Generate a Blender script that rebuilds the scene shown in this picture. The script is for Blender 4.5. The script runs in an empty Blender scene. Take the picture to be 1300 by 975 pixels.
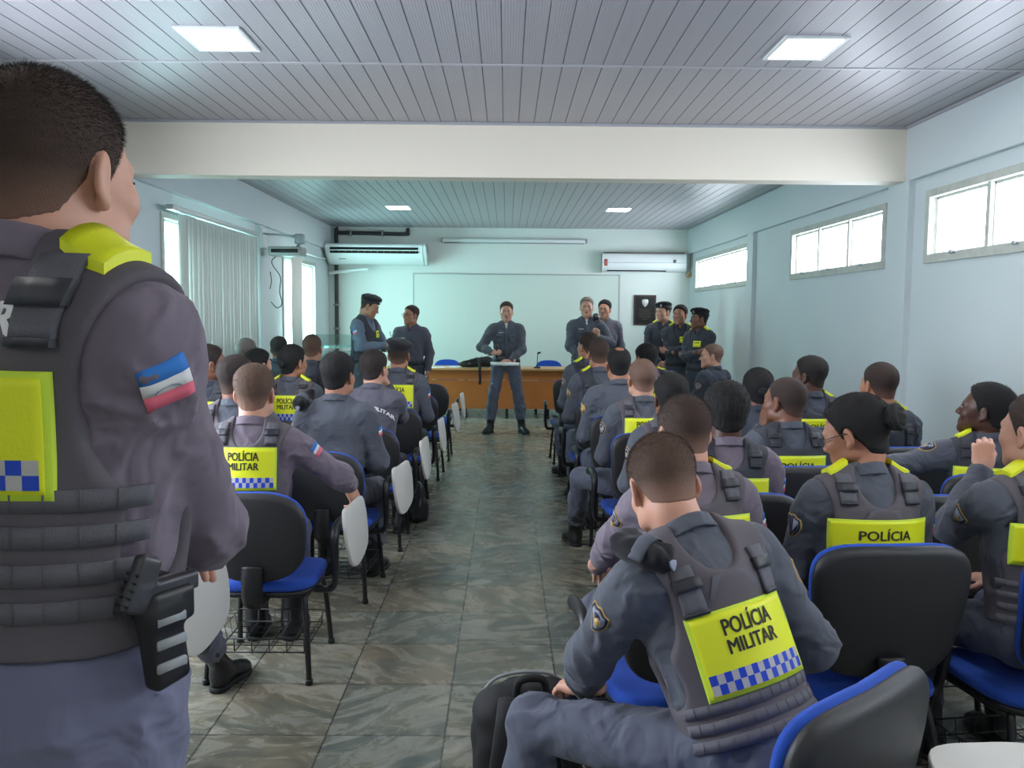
import bpy, math, random
import numpy as np
from mathutils import Vector, Matrix

random.seed(7)
RNG = np.random.default_rng(11)
SC = bpy.context.scene
COL = SC.collection
PI = math.pi


def rad(a):
    return a * PI / 180.0


def A(*v):
    return np.array(v, dtype=np.float64)


def unit(v):
    v = np.asarray(v, dtype=np.float64)
    n = np.linalg.norm(v)
    return v / n if n > 1e-9 else v


def RX(a):
    c, s = math.cos(a), math.sin(a)
    return np.array([[1, 0, 0], [0, c, -s], [0, s, c]])


def RY(a):
    c, s = math.cos(a), math.sin(a)
    return np.array([[c, 0, s], [0, 1, 0], [-s, 0, c]])


def RZ(a):
    c, s = math.cos(a), math.sin(a)
    return np.array([[c, -s, 0], [s, c, 0], [0, 0, 1]])


# ------------------------------------------------------------------ camera
W_PX, H_PX, F_PX = 1300.0, 975.0, 1080.0
EYE = A(0, 0, 1.6)
CAM_R = RZ(-math.atan(8.0 / F_PX)) @ RX(PI / 2 - math.atan(87.5 / F_PX)) @ RZ(0.0085)
cam_data = bpy.data.cameras.new('camera')
cam_data.sensor_width = 36.0
cam_data.lens = 36.0 * F_PX / W_PX
cam_data.clip_start = 0.05
cam_data.clip_end = 200
cam = bpy.data.objects.new('camera', cam_data)
COL.objects.link(cam)
_m = Matrix([list(r) for r in CAM_R]).to_4x4()
_m.translation = Vector(EYE)
cam.matrix_world = _m
SC.camera = cam


def at(px, py, depth):
    """world point at distance `depth` down the room that the photo shows at (px, py)"""
    d = CAM_R @ A(px - W_PX / 2, -(py - H_PX / 2), -F_PX)
    return EYE + d * (depth / d[1])


# ------------------------------------------------------------------ materials
MATS = {}


def srgb(r, g, b):
    def f(c):
        c /= 255.0
        return c / 12.92 if c <= 0.04045 else ((c + 0.055) / 1.055) ** 2.4
    return (f(r), f(g), f(b), 1.0)


def mat(name, color, rough=0.6, bump=0.0, bscale=300.0, vary=0.0, vscale=6.0, metallic=0.0, sheen=0.0,
        spec=0.5, emit=None, estr=0.0, sss=0.0, coat=0.0, detail=3.0, wrinkle=0.0):
    if name in MATS:
        return MATS[name]
    m = bpy.data.materials.new(name)
    m.use_nodes = True
    nt = m.node_tree
    b = nt.nodes['Principled BSDF']
    b.inputs['Base Color'].default_value = color
    b.inputs['Roughness'].default_value = rough
    b.inputs['Metallic'].default_value = metallic
    b.inputs['Specular IOR Level'].default_value = spec
    b.inputs['Sheen Weight'].default_value = sheen
    b.inputs['Coat Weight'].default_value = coat
    if sss:
        b.inputs['Subsurface Weight'].default_value = sss
        b.inputs['Subsurface Radius'].default_value = (0.012, 0.005, 0.003)
    if emit:
        b.inputs['Emission Color'].default_value = emit
        b.inputs['Emission Strength'].default_value = estr
    tc = nt.nodes.new('ShaderNodeTexCoord')
    if vary:
        n = nt.nodes.new('ShaderNodeTexNoise')
        n.inputs['Scale'].default_value = vscale
        n.inputs['Detail'].default_value = detail
        nt.links.new(tc.outputs['Object'], n.inputs['Vector'])
        mx = nt.nodes.new('ShaderNodeMix')
        mx.data_type = 'RGBA'
        c = color
        mx.inputs[6].default_value = (c[0] * (1 - vary), c[1] * (1 - vary), c[2] * (1 - vary), 1)
        mx.inputs[7].default_value = (min(1, c[0] * (1 + vary)), min(1, c[1] * (1 + vary)), min(1, c[2] * (1 + vary)), 1)
        nt.links.new(n.outputs['Fac'], mx.inputs[0])
        nt.links.new(mx.outputs[2], b.inputs['Base Color'])
    if bump:
        n2 = nt.nodes.new('ShaderNodeTexNoise')
        n2.inputs['Scale'].default_value = bscale
        n2.inputs['Detail'].default_value = 2.0
        nt.links.new(tc.outputs['Object'], n2.inputs['Vector'])
        bp = nt.nodes.new('ShaderNodeBump')
        bp.inputs['Strength'].default_value = bump
        bp.inputs['Distance'].default_value = 0.002
        nt.links.new(n2.outputs['Fac'], bp.inputs['Height'])
        nt.links.new(bp.outputs['Normal'], b.inputs['Normal'])
        if wrinkle:
            n3 = nt.nodes.new('ShaderNodeTexNoise')
            n3.inputs['Scale'].default_value = 10.0
            n3.inputs['Detail'].default_value = 2.0
            n3.inputs['Roughness'].default_value = 0.5
            n3.inputs['Distortion'].default_value = 0.8
            nt.links.new(tc.outputs['Object'], n3.inputs['Vector'])
            b3 = nt.nodes.new('ShaderNodeBump')
            b3.inputs['Strength'].default_value = wrinkle
            b3.inputs['Distance'].default_value = 0.03
            nt.links.new(n3.outputs['Fac'], b3.inputs['Height'])
            nt.links.new(b3.outputs['Normal'], bp.inputs['Normal'])
    MATS[name] = m
    return m


def glass_mat(name, tint, gloss=0.08):
    m = bpy.data.materials.new(name)
    m.use_nodes = True
    nt = m.node_tree
    nt.nodes.clear()
    out = nt.nodes.new('ShaderNodeOutputMaterial')
    tr = nt.nodes.new('ShaderNodeBsdfTransparent')
    tr.inputs['Color'].default_value = tint
    gl = nt.nodes.new('ShaderNodeBsdfGlossy')
    gl.inputs['Roughness'].default_value = 0.05
    mx = nt.nodes.new('ShaderNodeMixShader')
    mx.inputs[0].default_value = gloss
    nt.links.new(tr.outputs[0], mx.inputs[1])
    nt.links.new(gl.outputs[0], mx.inputs[2])
    nt.links.new(mx.outputs[0], out.inputs['Surface'])
    MATS[name] = m
    return m


# ------------------------------------------------------------------ mesh collecting
class Geo:
    """collects vertices and polygons that end up in ONE mesh object"""

    def __init__(self):
        self.V, self.L, self.S, self.M, self.SM = [], [], [], [], []
        self.n = 0

    def add(self, V, F, m=0, smooth=True):
        V = np.asarray(V, dtype=np.float64).reshape(-1, 3)
        if isinstance(F, np.ndarray):
            k = F.shape[1]
            self.L.append((F + self.n).ravel())
            self.S.append(np.full(len(F), k))
            nf = len(F)
        else:
            by = [np.array(f, dtype=np.int64) + self.n for f in F]
            self.L.append(np.concatenate(by))
            self.S.append(np.array([len(f) for f in F]))
            nf = len(F)
        self.M.append(np.full(nf, m) if np.isscalar(m) else np.asarray(m))
        self.SM.append(np.full(nf, smooth))
        self.V.append(V)
        self.n += len(V)
        return self

    def merge(self, other, R=None, t=None, sc=1.0, mirror=False):
        """adds another Geo, moved"""
        V = np.concatenate(other.V) * sc
        if R is not None:
            V = V @ np.asarray(R).T
        if t is not None:
            V = V + np.asarray(t)
        off = self.n
        for l, s, m, sm in zip(other.L, other.S, other.M, other.SM):
            self.L.append(l + off)
            self.S.append(s)
            self.M.append(m)
            self.SM.append(sm)
        self.V.append(V)
        self.n += len(V)
        return self

    def mesh(self, name, mats):
        me = bpy.data.meshes.new(name)
        V = np.concatenate(self.V).astype(np.float32)
        L = np.concatenate(self.L).astype(np.int32)
        S = np.concatenate(self.S).astype(np.int32)
        me.vertices.add(len(V))
        me.vertices.foreach_set('co', V.ravel())
        me.loops.add(len(L))
        me.loops.foreach_set('vertex_index', L)
        me.polygons.add(len(S))
        st = np.zeros(len(S), dtype=np.int32)
        st[1:] = np.cumsum(S)[:-1]
        me.polygons.foreach_set('loop_start', st)
        me.polygons.foreach_set('loop_total', S)
        me.polygons.foreach_set('material_index', np.concatenate(self.M).astype(np.int32))
        me.polygons.foreach_set('use_smooth', np.concatenate(self.SM).astype(bool))
        for m in (mats if isinstance(mats, (list, tuple)) else [mats]):
            me.materials.append(m)
        me.update(calc_edges=True)
        me.validate()
        return me

    def build(self, name, mats, parent=None):
        return link(name, self.mesh(name, mats), parent)


def link(name, data, parent=None):
    o = bpy.data.objects.new(name, data)
    COL.objects.link(o)
    if parent is not None:
        o.parent = parent
    return o


def place(o, loc, rz=0.0, R=None, sc=1.0):
    if R is not None:
        m = Matrix([list(r) for r in np.asarray(R)]).to_4x4()
        o.rotation_euler = m.to_euler()
    else:
        o.rotation_euler = (0, 0, rz)
    o.location = Vector([float(x) for x in loc])
    o.scale = (sc, sc, sc)
    return o


def tag(o, label, cat, group=None, kind=None):
    o['label'] = label
    o['category'] = cat
    if group:
        o['group'] = group
    if kind:
        o['kind'] = kind
    return o


def struct(o, label=None):
    o['kind'] = 'structure'
    if label:
        o['label'] = label
    return o


def thing(name, label, cat, loc=(0, 0, 0), rz=0.0, group=None):
    o = bpy.data.objects.new(name, None)
    o.empty_display_size = 0.1
    COL.objects.link(o)
    place(o, loc, rz)
    return tag(o, label, cat, group)


def copy_tree(o, parent=None):
    c = o.copy()
    COL.objects.link(c)
    if parent is not None:
        c.parent = parent
    for ch in list(o.children):
        copy_tree(ch, c)
    return c


# ------------------------------------------------------------------ primitive shapes -> (V, F)
def slab(outline, z0, z1, bev=0.0, n=2):
    """closed outline (N,2) counter-clockwise extruded from z0 to z1 with rounded rims"""
    P = np.asarray(outline, dtype=np.float64)
    N = len(P)
    d1 = P - np.roll(P, 1, 0)
    d2 = np.roll(P, -1, 0) - P
    n1 = np.stack([d1[:, 1], -d1[:, 0]], 1)
    n2 = np.stack([d2[:, 1], -d2[:, 0]], 1)
    n1 /= np.linalg.norm(n1, axis=1)[:, None] + 1e-12
    n2 /= np.linalg.norm(n2, axis=1)[:, None] + 1e-12
    nn = n1 + n2
    nn /= (1 + (n1 * n2).sum(1))[:, None] + 1e-6
    rings = []
    if bev > 0:
        for i in range(n + 1):
            a = PI / 2 * i / n
            rings.append((bev * (1 - math.sin(a)), z0 + bev * (1 - math.cos(a))))
        for i in range(n + 1):
            a = PI / 2 * i / n
            rings.append((bev * (1 - math.cos(a)), z1 - bev * (1 - math.sin(a))))
    else:
        rings = [(0, z0), (0, z1)]
    V = []
    for ins, z in rings:
        q = P - nn * ins
        V.append(np.column_stack([q, np.full(N, z)]))
    V = np.concatenate(V)
    F = []
    R = len(rings)
    for r in range(R - 1):
        for i in range(N):
            j = (i + 1) % N
            F.append((r * N + i, r * N + j, (r + 1) * N + j, (r + 1) * N + i))
    F.append(tuple(reversed(range(N))))
    F.append(tuple((R - 1) * N + i for i in range(N)))
    return V, F


def rrect(w, h, r, n=5, cx=0.0, cy=0.0):
    r = min(r, w / 2 - 1e-4, h / 2 - 1e-4)
    pts = []
    for sx, sy, a0 in ((1, -1, -90), (1, 1, 0), (-1, 1, 90), (-1, -1, 180)):
        for i in range(n + 1):
            a = rad(a0 + 90.0 * i / n)
            pts.append((cx + sx * (w / 2 - r) + r * math.cos(a), cy + sy * (h / 2 - r) + r * math.sin(a)))
    return np.array(pts)


def box(x0, x1, y0, y1, z0, z1, bev=0.0):
    if x1 < x0:
        x0, x1 = x1, x0
    if y1 < y0:
        y0, y1 = y1, y0
    if z1 < z0:
        z0, z1 = z1, z0
    b = min(bev, (x1 - x0) * .45, (y1 - y0) * .45, (z1 - z0) * .45)
    return slab([(x0, y0), (x1, y0), (x1, y1), (x0, y1)], z0, z1, b, 2)


def frames(P):
    P = np.asarray(P, dtype=np.float64)
    T = np.gradient(P, axis=0)
    T /= np.linalg.norm(T, axis=1)[:, None] + 1e-12
    ref = A(0, 0, 1) if abs(T[0][2]) < 0.9 else A(1, 0, 0)
    U = []
    u = unit(np.cross(ref, T[0]))
    for t in T:
        u = unit(u - t * np.dot(u, t))
        U.append(u)
    U = np.array(U)
    return T, U, np.cross(T, U)


def tube(P, r, seg=10, flat=1.0, caps=True):
    P = np.asarray(P, dtype=np.float64)
    n = len(P)
    r = np.full(n, r) if np.isscalar(r) else np.asarray(r)
    T, U, B = frames(P)
    a = np.arange(seg) * 2 * PI / seg
    V = (P[:, None, :] + r[:, None, None] * (np.cos(a)[None, :, None] * U[:, None, :] + flat * np.sin(a)[None, :, None] * B[:, None, :])).reshape(-1, 3)
    F = []
    for i in range(n - 1):
        for k in range(seg):
            k2 = (k + 1) % seg
            F.append((i * seg + k, i * seg + k2, (i + 1) * seg + k2, (i + 1) * seg + k))
    if caps:
        F.append(tuple(reversed(range(seg))))
        F.append(tuple((n - 1) * seg + k for k in range(seg)))
    return V, F


def smooth_path(P, n=8, closed=False):
    """Catmull-Rom through the points"""
    P = [np.asarray(p, dtype=np.float64) for p in P]
    out = []
    m = len(P)
    for i in range(m if closed else m - 1):
        p0 = P[(i - 1) % m] if closed or i > 0 else P[0]
        p1, p2 = P[i], P[(i + 1) % m]
        p3 = P[(i + 2) % m] if closed or i + 2 < m else P[-1]
        for k in range(n):
            t = k / n
            out.append(0.5 * (2 * p1 + (p2 - p0) * t + (2 * p0 - 5 * p1 + 4 * p2 - p3) * t * t + (3 * p1 - p0 - 3 * p2 + p3) * t ** 3))
    if not closed:
        out.append(P[-1])
    return np.array(out)


def lathe(prof, seg=24, center=(0, 0)):
    V, F = [], []
    n = len(prof)
    for r, z in prof:
        for k in range(seg):
            a = 2 * PI * k / seg
            V.append((center[0] + r * math.cos(a), center[1] + r * math.sin(a), z))
    for i in range(n - 1):
        for k in range(seg):
            k2 = (k + 1) % seg
            F.append((i * seg + k, i * seg + k2, (i + 1) * seg + k2, (i + 1) * seg + k))
    F.append(tuple(reversed(range(seg))))
    F.append(tuple((n - 1) * seg + k for k in range(seg)))
    return V, F


def ball(c, r, nu=14, nv=9):
    r = (r, r, r) if np.isscalar(r) else r
    V = [(c[0], c[1], c[2] - r[2])]
    F = []
    for i in range(1, nv):
        b = -PI / 2 + PI * i / nv
        for k in range(nu):
            a = 2 * PI * k / nu
            V.append((c[0] + r[0] * math.cos(b) * math.cos(a), c[1] + r[1] * math.cos(b) * math.sin(a), c[2] + r[2] * math.sin(b)))
    V.append((c[0], c[1], c[2] + r[2]))
    for k in range(nu):
        k2 = (k + 1) % nu
        F.append((0, 1 + k2, 1 + k))
        for i in range(nv - 2):
            F.append((1 + i * nu + k, 1 + i * nu + k2, 1 + (i + 1) * nu + k2, 1 + (i + 1) * nu + k))
        F.append((len(V) - 1, 1 + (nv - 2) * nu + k, 1 + (nv - 2) * nu + k2))
    return V, F


def xf(VF, R=None, t=None):
    V, F = VF
    V = np.asarray(V, dtype=np.float64)
    if R is not None:
        V = V @ np.asarray(R).T
    if t is not None:
        V = V + np.asarray(t)
    return V, F


# ------------------------------------------------------------------ signed distance fields
class Field:
    def __init__(self, lo, hi, h):
        self.lo = np.asarray(lo, dtype=np.float64)
        self.h = h
        self.n = np.ceil((np.asarray(hi) - self.lo) / h).astype(int) + 2
        self.d = np.full(self.n, 1.0, dtype=np.float32)

    def sub(self, lo, hi, pad):
        i0 = np.clip(np.floor((np.asarray(lo) - pad - self.lo) / self.h).astype(int), 0, self.n)
        i1 = np.clip(np.ceil((np.asarray(hi) + pad - self.lo) / self.h).astype(int) + 1, 0, self.n)
        if np.any(i1 <= i0):
            return None, None
        s = tuple(slice(a, b) for a, b in zip(i0, i1))
        g = [(np.arange(a, b) * self.h + l).astype(np.float32) for a, b, l in zip(i0, i1, self.lo)]
        return s, (g[0][:, None, None], g[1][None, :, None], g[2][None, None, :])

    def prim(self, p, op='u', k=0.02, grow=0.0):
        lo, hi = bounds(p)
        pad = grow + max(k, 0) + 4 * self.h
        s, X = self.sub(lo, hi, pad)
        if s is None:
            return self
        v = evalp(p, *X) - grow
        a = self.d[s]
        self.d[s] = smin(a, v, k) if op == 'u' else smax(a, -v, k)
        return self

    def grid(self):
        g = [(np.arange(n) * self.h + l).astype(np.float32) for n, l in zip(self.n, self.lo)]
        return g[0][:, None, None], g[1][None, :, None], g[2][None, None, :]

    def cut(self, f, k=0.0):
        """keep where f(x,y,z) < 0"""
        v = f(*self.grid())
        self.d = smax(self.d, v, k).astype(np.float32)
        return self

    def noise(self, amp, scale, seed=0, where=None):
        n = wob(*self.grid(), scale, seed) * amp
        if where is not None:
            n = n * where(*self.grid())
        m = np.abs(self.d) < 0.08
        self.d[m] = (self.d + n)[m]
        return self

    def ridges(self, amp, scale, seed=0, w=None):
        """sharp soft-cloth folds: creased noise"""
        X, Y, Z = self.grid()
        m = np.abs(self.d) < 0.03
        n = wob(X, Y, Z, scale * 1.6, seed)
        r = 1 - np.minimum(np.abs(n) * 2.6, 1)
        g = np.clip(wob(X, Y, Z, scale * 3.1, seed + 50) * 1.5 + 0.35, 0, 1)
        q = -(r * r) * g * amp
        if w is not None:
            q = q * w
        self.d[m] = (self.d + q)[m]
        return self

    def sample(self, x, y, z):
        p = (np.stack([x, y, z], -1) - self.lo) / self.h
        n = np.array(self.d.shape)
        p = np.clip(p, 0, n - 1.001)
        i = p.astype(int)
        t = p - i
        out = 0
        for a in (0, 1):
            for b in (0, 1):
                for c in (0, 1):
                    w = (t[..., 0] if a else 1 - t[..., 0]) * (t[..., 1] if b else 1 - t[..., 1]) * (t[..., 2] if c else 1 - t[..., 2])
                    out = out + w * self.d[i[..., 0] + a, i[..., 1] + b, i[..., 2] + c]
        return out

    def net(self, smooth=1):
        return surface_net(self.d, self.lo, self.h, smooth)


def wob(X, Y, Z, scale, seed):
    r = np.random.default_rng(seed)
    out = 0
    for i in range(5):
        v = r.normal(size=3)
        v = v / np.linalg.norm(v) * (2 * PI / scale) * r.uniform(0.6, 1.6)
        w = r.normal(size=3)
        w = w / np.linalg.norm(w) * (2 * PI / scale) * 0.5
        ph = r.uniform(0, 6.28, 2)
        out = out + np.sin(v[0] * X + v[1] * Y + v[2] * Z + ph[0] + 1.3 * np.sin(w[0] * X + w[1] * Y + w[2] * Z + ph[1]))
    return out / 5.0


def smin(a, b, k):
    if k <= 0:
        return np.minimum(a, b)
    h = np.maximum(k - np.abs(a - b), 0) / k
    return np.minimum(a, b) - h * h * k * 0.25


def smax(a, b, k):
    return -smin(-a, -b, k)


def cone(a, b, r1, r2):
    return ('c', np.asarray(a, float), np.asarray(b, float), r1, r2)


def ell(c, r, R=None):
    return ('e', np.asarray(c, float), np.asarray(r, float), R)


def rbox(c, h, r, R=None):
    return ('b', np.asarray(c, float), np.asarray(h, float), r, R)


def bounds(p):
    if p[0] == 'c':
        m = max(p[3], p[4])
        return np.minimum(p[1], p[2]) - m, np.maximum(p[1], p[2]) + m
    m = np.max(p[2]) * 1.0 if p[0] == 'e' else np.linalg.norm(p[2])
    return p[1] - m, p[1] + m


def evalp(p, X, Y, Z):
    if p[0] == 'c':
        a, b, r1, r2 = p[1:]
        ab = b - a
        L = max(float(ab @ ab), 1e-9)
        px, py, pz = X - a[0], Y - a[1], Z - a[2]
        t = np.clip((px * ab[0] + py * ab[1] + pz * ab[2]) / L, 0, 1)
        return np.sqrt((px - ab[0] * t) ** 2 + (py - ab[1] * t) ** 2 + (pz - ab[2] * t) ** 2) - (r1 + (r2 - r1) * t)
    if p[0] == 'e':
        c, r, R = p[1:]
        x, y, z = X - c[0], Y - c[1], Z - c[2]
        if R is not None:
            x, y, z = (R[0][0] * x + R[1][0] * y + R[2][0] * z, R[0][1] * x + R[1][1] * y + R[2][1] * z, R[0][2] * x + R[1][2] * y + R[2][2] * z)
        k0 = np.sqrt((x / r[0]) ** 2 + (y / r[1]) ** 2 + (z / r[2]) ** 2)
        k1 = np.sqrt((x / r[0] ** 2) ** 2 + (y / r[1] ** 2) ** 2 + (z / r[2] ** 2) ** 2)
        return np.where(k1 < 1e-6, -min(r), k0 * (k0 - 1) / (k1 + 1e-9))
    c, hh, rr, R = p[1:]
    x, y, z = X - c[0], Y - c[1], Z - c[2]
    if R is not None:
        x, y, z = (R[0][0] * x + R[1][0] * y + R[2][0] * z, R[0][1] * x + R[1][1] * y + R[2][1] * z, R[0][2] * x + R[1][2] * y + R[2][2] * z)
    qx, qy, qz = np.abs(x) - hh[0] + rr, np.abs(y) - hh[1] + rr, np.abs(z) - hh[2] + rr
    return np.sqrt(np.maximum(qx, 0) ** 2 + np.maximum(qy, 0) ** 2 + np.maximum(qz, 0) ** 2) + np.minimum(np.maximum(np.maximum(qx, qy), qz), 0) - rr


def moved(p, R, t, s=1.0):
    R = np.asarray(R)
    t = np.asarray(t)
    if p[0] == 'c':
        return cone(R @ p[1] * s + t, R @ p[2] * s + t, p[3] * s, p[4] * s)
    if p[0] == 'e':
        return ell(R @ p[1] * s + t, p[2] * s, R @ p[3] if p[3] is not None else R)
    return rbox(R @ p[1] * s + t, p[2] * s, p[3] * s, R @ p[4] if p[4] is not None else R)


_EDGES = [((0, 0, 0), (1, 0, 0)), ((0, 1, 0), (1, 1, 0)), ((0, 0, 1), (1, 0, 1)), ((0, 1, 1), (1, 1, 1)),
          ((0, 0, 0), (0, 1, 0)), ((1, 0, 0), (1, 1, 0)), ((0, 0, 1), (0, 1, 1)), ((1, 0, 1), (1, 1, 1)),
          ((0, 0, 0), (0, 0, 1)), ((1, 0, 0), (1, 0, 1)), ((0, 1, 0), (0, 1, 1)), ((1, 1, 0), (1, 1, 1))]


def surface_net(d, lo, h, smooth=1):
    d = d.copy()
    for ax in range(3):                       # close the field at its border
        sl = [slice(None)] * 3
        for e in (0, -1):
            sl[ax] = e
            d[tuple(sl)] = np.maximum(d[tuple(sl)], 0.001)
    s = d < 0
    c = np.zeros(tuple(np.array(d.shape) - 1), dtype=np.int8)
    for i in (0, 1):
        for j in (0, 1):
            for k in (0, 1):
                c += s[i:d.shape[0] - 1 + i, j:d.shape[1] - 1 + j, k:d.shape[2] - 1 + k]
    act = (c > 0) & (c < 8)
    cells = np.argwhere(act)
    idx = np.full(act.shape, -1, dtype=np.int64)
    idx[act] = np.arange(len(cells))
    pos = np.zeros((len(cells), 3))
    cnt = np.zeros(len(cells))
    for a, b in _EDGES:
        a_, b_ = np.array(a), np.array(b)
        ia, ib = cells + a_, cells + b_
        da = d[ia[:, 0], ia[:, 1], ia[:, 2]].astype(np.float64)
        db = d[ib[:, 0], ib[:, 1], ib[:, 2]].astype(np.float64)
        m = (da < 0) != (db < 0)
        t = da[m] / (da[m] - db[m])
        pos[m] += a_ + t[:, None] * (b_ - a_)
        cnt[m] += 1
    V = lo + h * (cells + pos / cnt[:, None])
    F = []
    for ax in range(3):
        o1, o2 = [(1, 2), (2, 0), (0, 1)][ax]
        sl0 = [slice(1, -1)] * 3
        sl1 = [slice(1, -1)] * 3
        sl0[ax] = slice(0, -1)
        sl1[ax] = slice(1, None)
        s0, s1 = s[tuple(sl0)], s[tuple(sl1)]
        e = np.argwhere(s0 != s1)
        if not len(e):
            continue
        off = np.array([1, 1, 1])
        off[ax] = 0
        p = e + off
        sgn = s0[e[:, 0], e[:, 1], e[:, 2]]
        u, v = np.zeros(3, int), np.zeros(3, int)
        u[o1] = 1
        v[o2] = 1
        q = [p - u - v, p - v, p, p - u]
        q = np.stack([idx[x[:, 0], x[:, 1], x[:, 2]] for x in q], 1)
        q[~sgn] = q[~sgn][:, ::-1]
        F.append(q)
    F = np.concatenate(F)
    F = F[(F >= 0).all(1)]
    for _ in range(smooth):
        acc = np.zeros_like(V)
        n = np.zeros(len(V))
        for i in range(4):
            np.add.at(acc, F[:, i], V[F[:, (i + 1) % 4]])
            np.add.at(n, F[:, i], 1)
            np.add.at(acc, F[:, i], V[F[:, (i - 1) % 4]])
            np.add.at(n, F[:, i], 1)
        V = 0.5 * V + 0.5 * acc / np.maximum(n, 1)[:, None]
    return V, F


def addsheet(g, VF, m=0, nu=None, nv=None):
    """adds a sheet with smooth faces and crisp rim"""
    V, F = VF
    nrim = 2 * (nu - 1) + 2 * (nv - 1)
    g.add(V, F, m)
    sm = np.ones(len(F), bool)
    sm[len(F) - nrim:] = False
    g.SM[-1] = sm
    return g


def march(sdf, O, D, n=40, tmax=1.0):
    """sphere-traces rays O + t D onto sdf(x,y,z)"""
    O = np.asarray(O, float)
    D = np.broadcast_to(np.asarray(D, float), O.shape)
    t = np.zeros(len(O))
    for _ in range(n):
        p = O + D * t[:, None]
        t = np.minimum(t + 0.85 * sdf(p[:, 0], p[:, 1], p[:, 2]), tmax)
    return O + D * t[:, None]


def sheet(top, bottom, nu, nv):
    """closed thin solid from two (nu*nv,3) grids"""
    V = np.concatenate([top, bottom])
    n = nu * nv
    F = []
    for i in range(nu - 1):
        for j in range(nv - 1):
            a, b, c, d = i * nv + j, (i + 1) * nv + j, (i + 1) * nv + j + 1, i * nv + j + 1
            F.append((a, b, c, d))
            F.append((n + d, n + c, n + b, n + a))
    rim = [i * nv for i in range(nu)] + [(nu - 1) * nv + j for j in range(1, nv)] + [i * nv + nv - 1 for i in range(nu - 2, -1, -1)] + [j for j in range(nv - 2, 0, -1)]
    for a, b in zip(rim, rim[1:] + rim[:1]):
        F.append((b, a, n + a, n + b))
    return V, F


_TXT = {}


def text_shape(s, bold=0.02, size=1.0):
    """outline of lettering, centred, as flat (V2, F) with cap height about 0.7*size"""
    key = (s, bold)
    if key not in _TXT:
        cu = bpy.data.curves.new('lettering', 'FONT')
        cu.body = s
        cu.align_x = 'CENTER'
        cu.align_y = 'CENTER'
        cu.offset = bold
        cu.resolution_u = 3
        ob = bpy.data.objects.new('lettering_source', cu)
        COL.objects.link(ob)
        dg = bpy.context.evaluated_depsgraph_get()
        me = bpy.data.meshes.new_from_object(ob.evaluated_get(dg))
        V = np.array([v.co[:2] for v in me.vertices])
        F = [tuple(p.vertices) for p in me.polygons]
        bpy.data.objects.remove(ob)
        bpy.data.curves.remove(cu)
        bpy.data.meshes.remove(me)
        _TXT[key] = (V, F)
    V, F = _TXT[key]
    return V * size, F
# ------------------------------------------------------------------ shared materials
M_WALL = mat('wall_paint', srgb(208, 217, 219), 0.55, bump=0.05, bscale=60, vary=0.035, vscale=1.3)
M_WALL_END = mat('end_wall_paint', srgb(224, 230, 224), 0.55, bump=0.05, bscale=60, vary=0.03, vscale=1.2)
M_BEAM = mat('beam_paint', srgb(238, 229, 212), 0.6, vary=0.02, vscale=1.5)
M_FRAME = mat('window_frame_paint', srgb(190, 193, 184), 0.5, vary=0.25, vscale=14, detail=6)
M_ALU = mat('aluminium', srgb(186, 190, 192), 0.35, metallic=0.6)
M_BLACK = mat('black_plastic', srgb(24, 24, 26), 0.42, bump=0.12, bscale=500)
M_SHELL = mat('chair_shell_plastic', srgb(38, 38, 40), 0.5, bump=0.3, bscale=420)
M_TUBE = mat('black_metal', srgb(22, 22, 24), 0.35)
M_BLUE = mat('blue_upholstery', srgb(30, 76, 176), 0.9, bump=0.5, bscale=700, vary=0.15, vscale=40, sheen=0.05)
M_TABLET = mat('tablet_laminate', srgb(214, 212, 206), 0.35)
M_WHITE = mat('white_plastic', srgb(226, 231, 230), 0.35)
M_GREYP = mat('grey_plastic', srgb(150, 154, 156), 0.45)
M_DARK = mat('dark_slot', srgb(14, 16, 17), 0.6)
M_WOOD = mat('desk_wood', srgb(186, 112, 52), 0.4, vary=0.18, vscale=5, detail=5)
M_WOODT = mat('desk_top_wood', srgb(196, 150, 98), 0.35, vary=0.1, vscale=5)
M_PIPE = mat('pipe_insulation', srgb(62, 66, 68), 0.6)
M_PAPER = mat('paper', srgb(236, 238, 236), 0.7)
M_BAG = mat('black_nylon', srgb(24, 24, 26), 0.75, bump=0.4, bscale=600)
M_BLIND = mat('blind_fabric', srgb(214, 214, 208), 0.8)
M_LED = mat('led_diffuser', srgb(255, 255, 255), 0.5, emit=(1.0, 0.98, 0.94, 1), estr=16.0)
G_GREEN = glass_mat('green_tinted_glass', (0.68, 0.93, 0.92, 1))
G_CLEAR = glass_mat('window_glass', (0.92, 0.95, 1.0, 1))
G_ACRYL = glass_mat('acrylic', (0.86, 0.96, 0.95, 1), 0.16)


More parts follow.
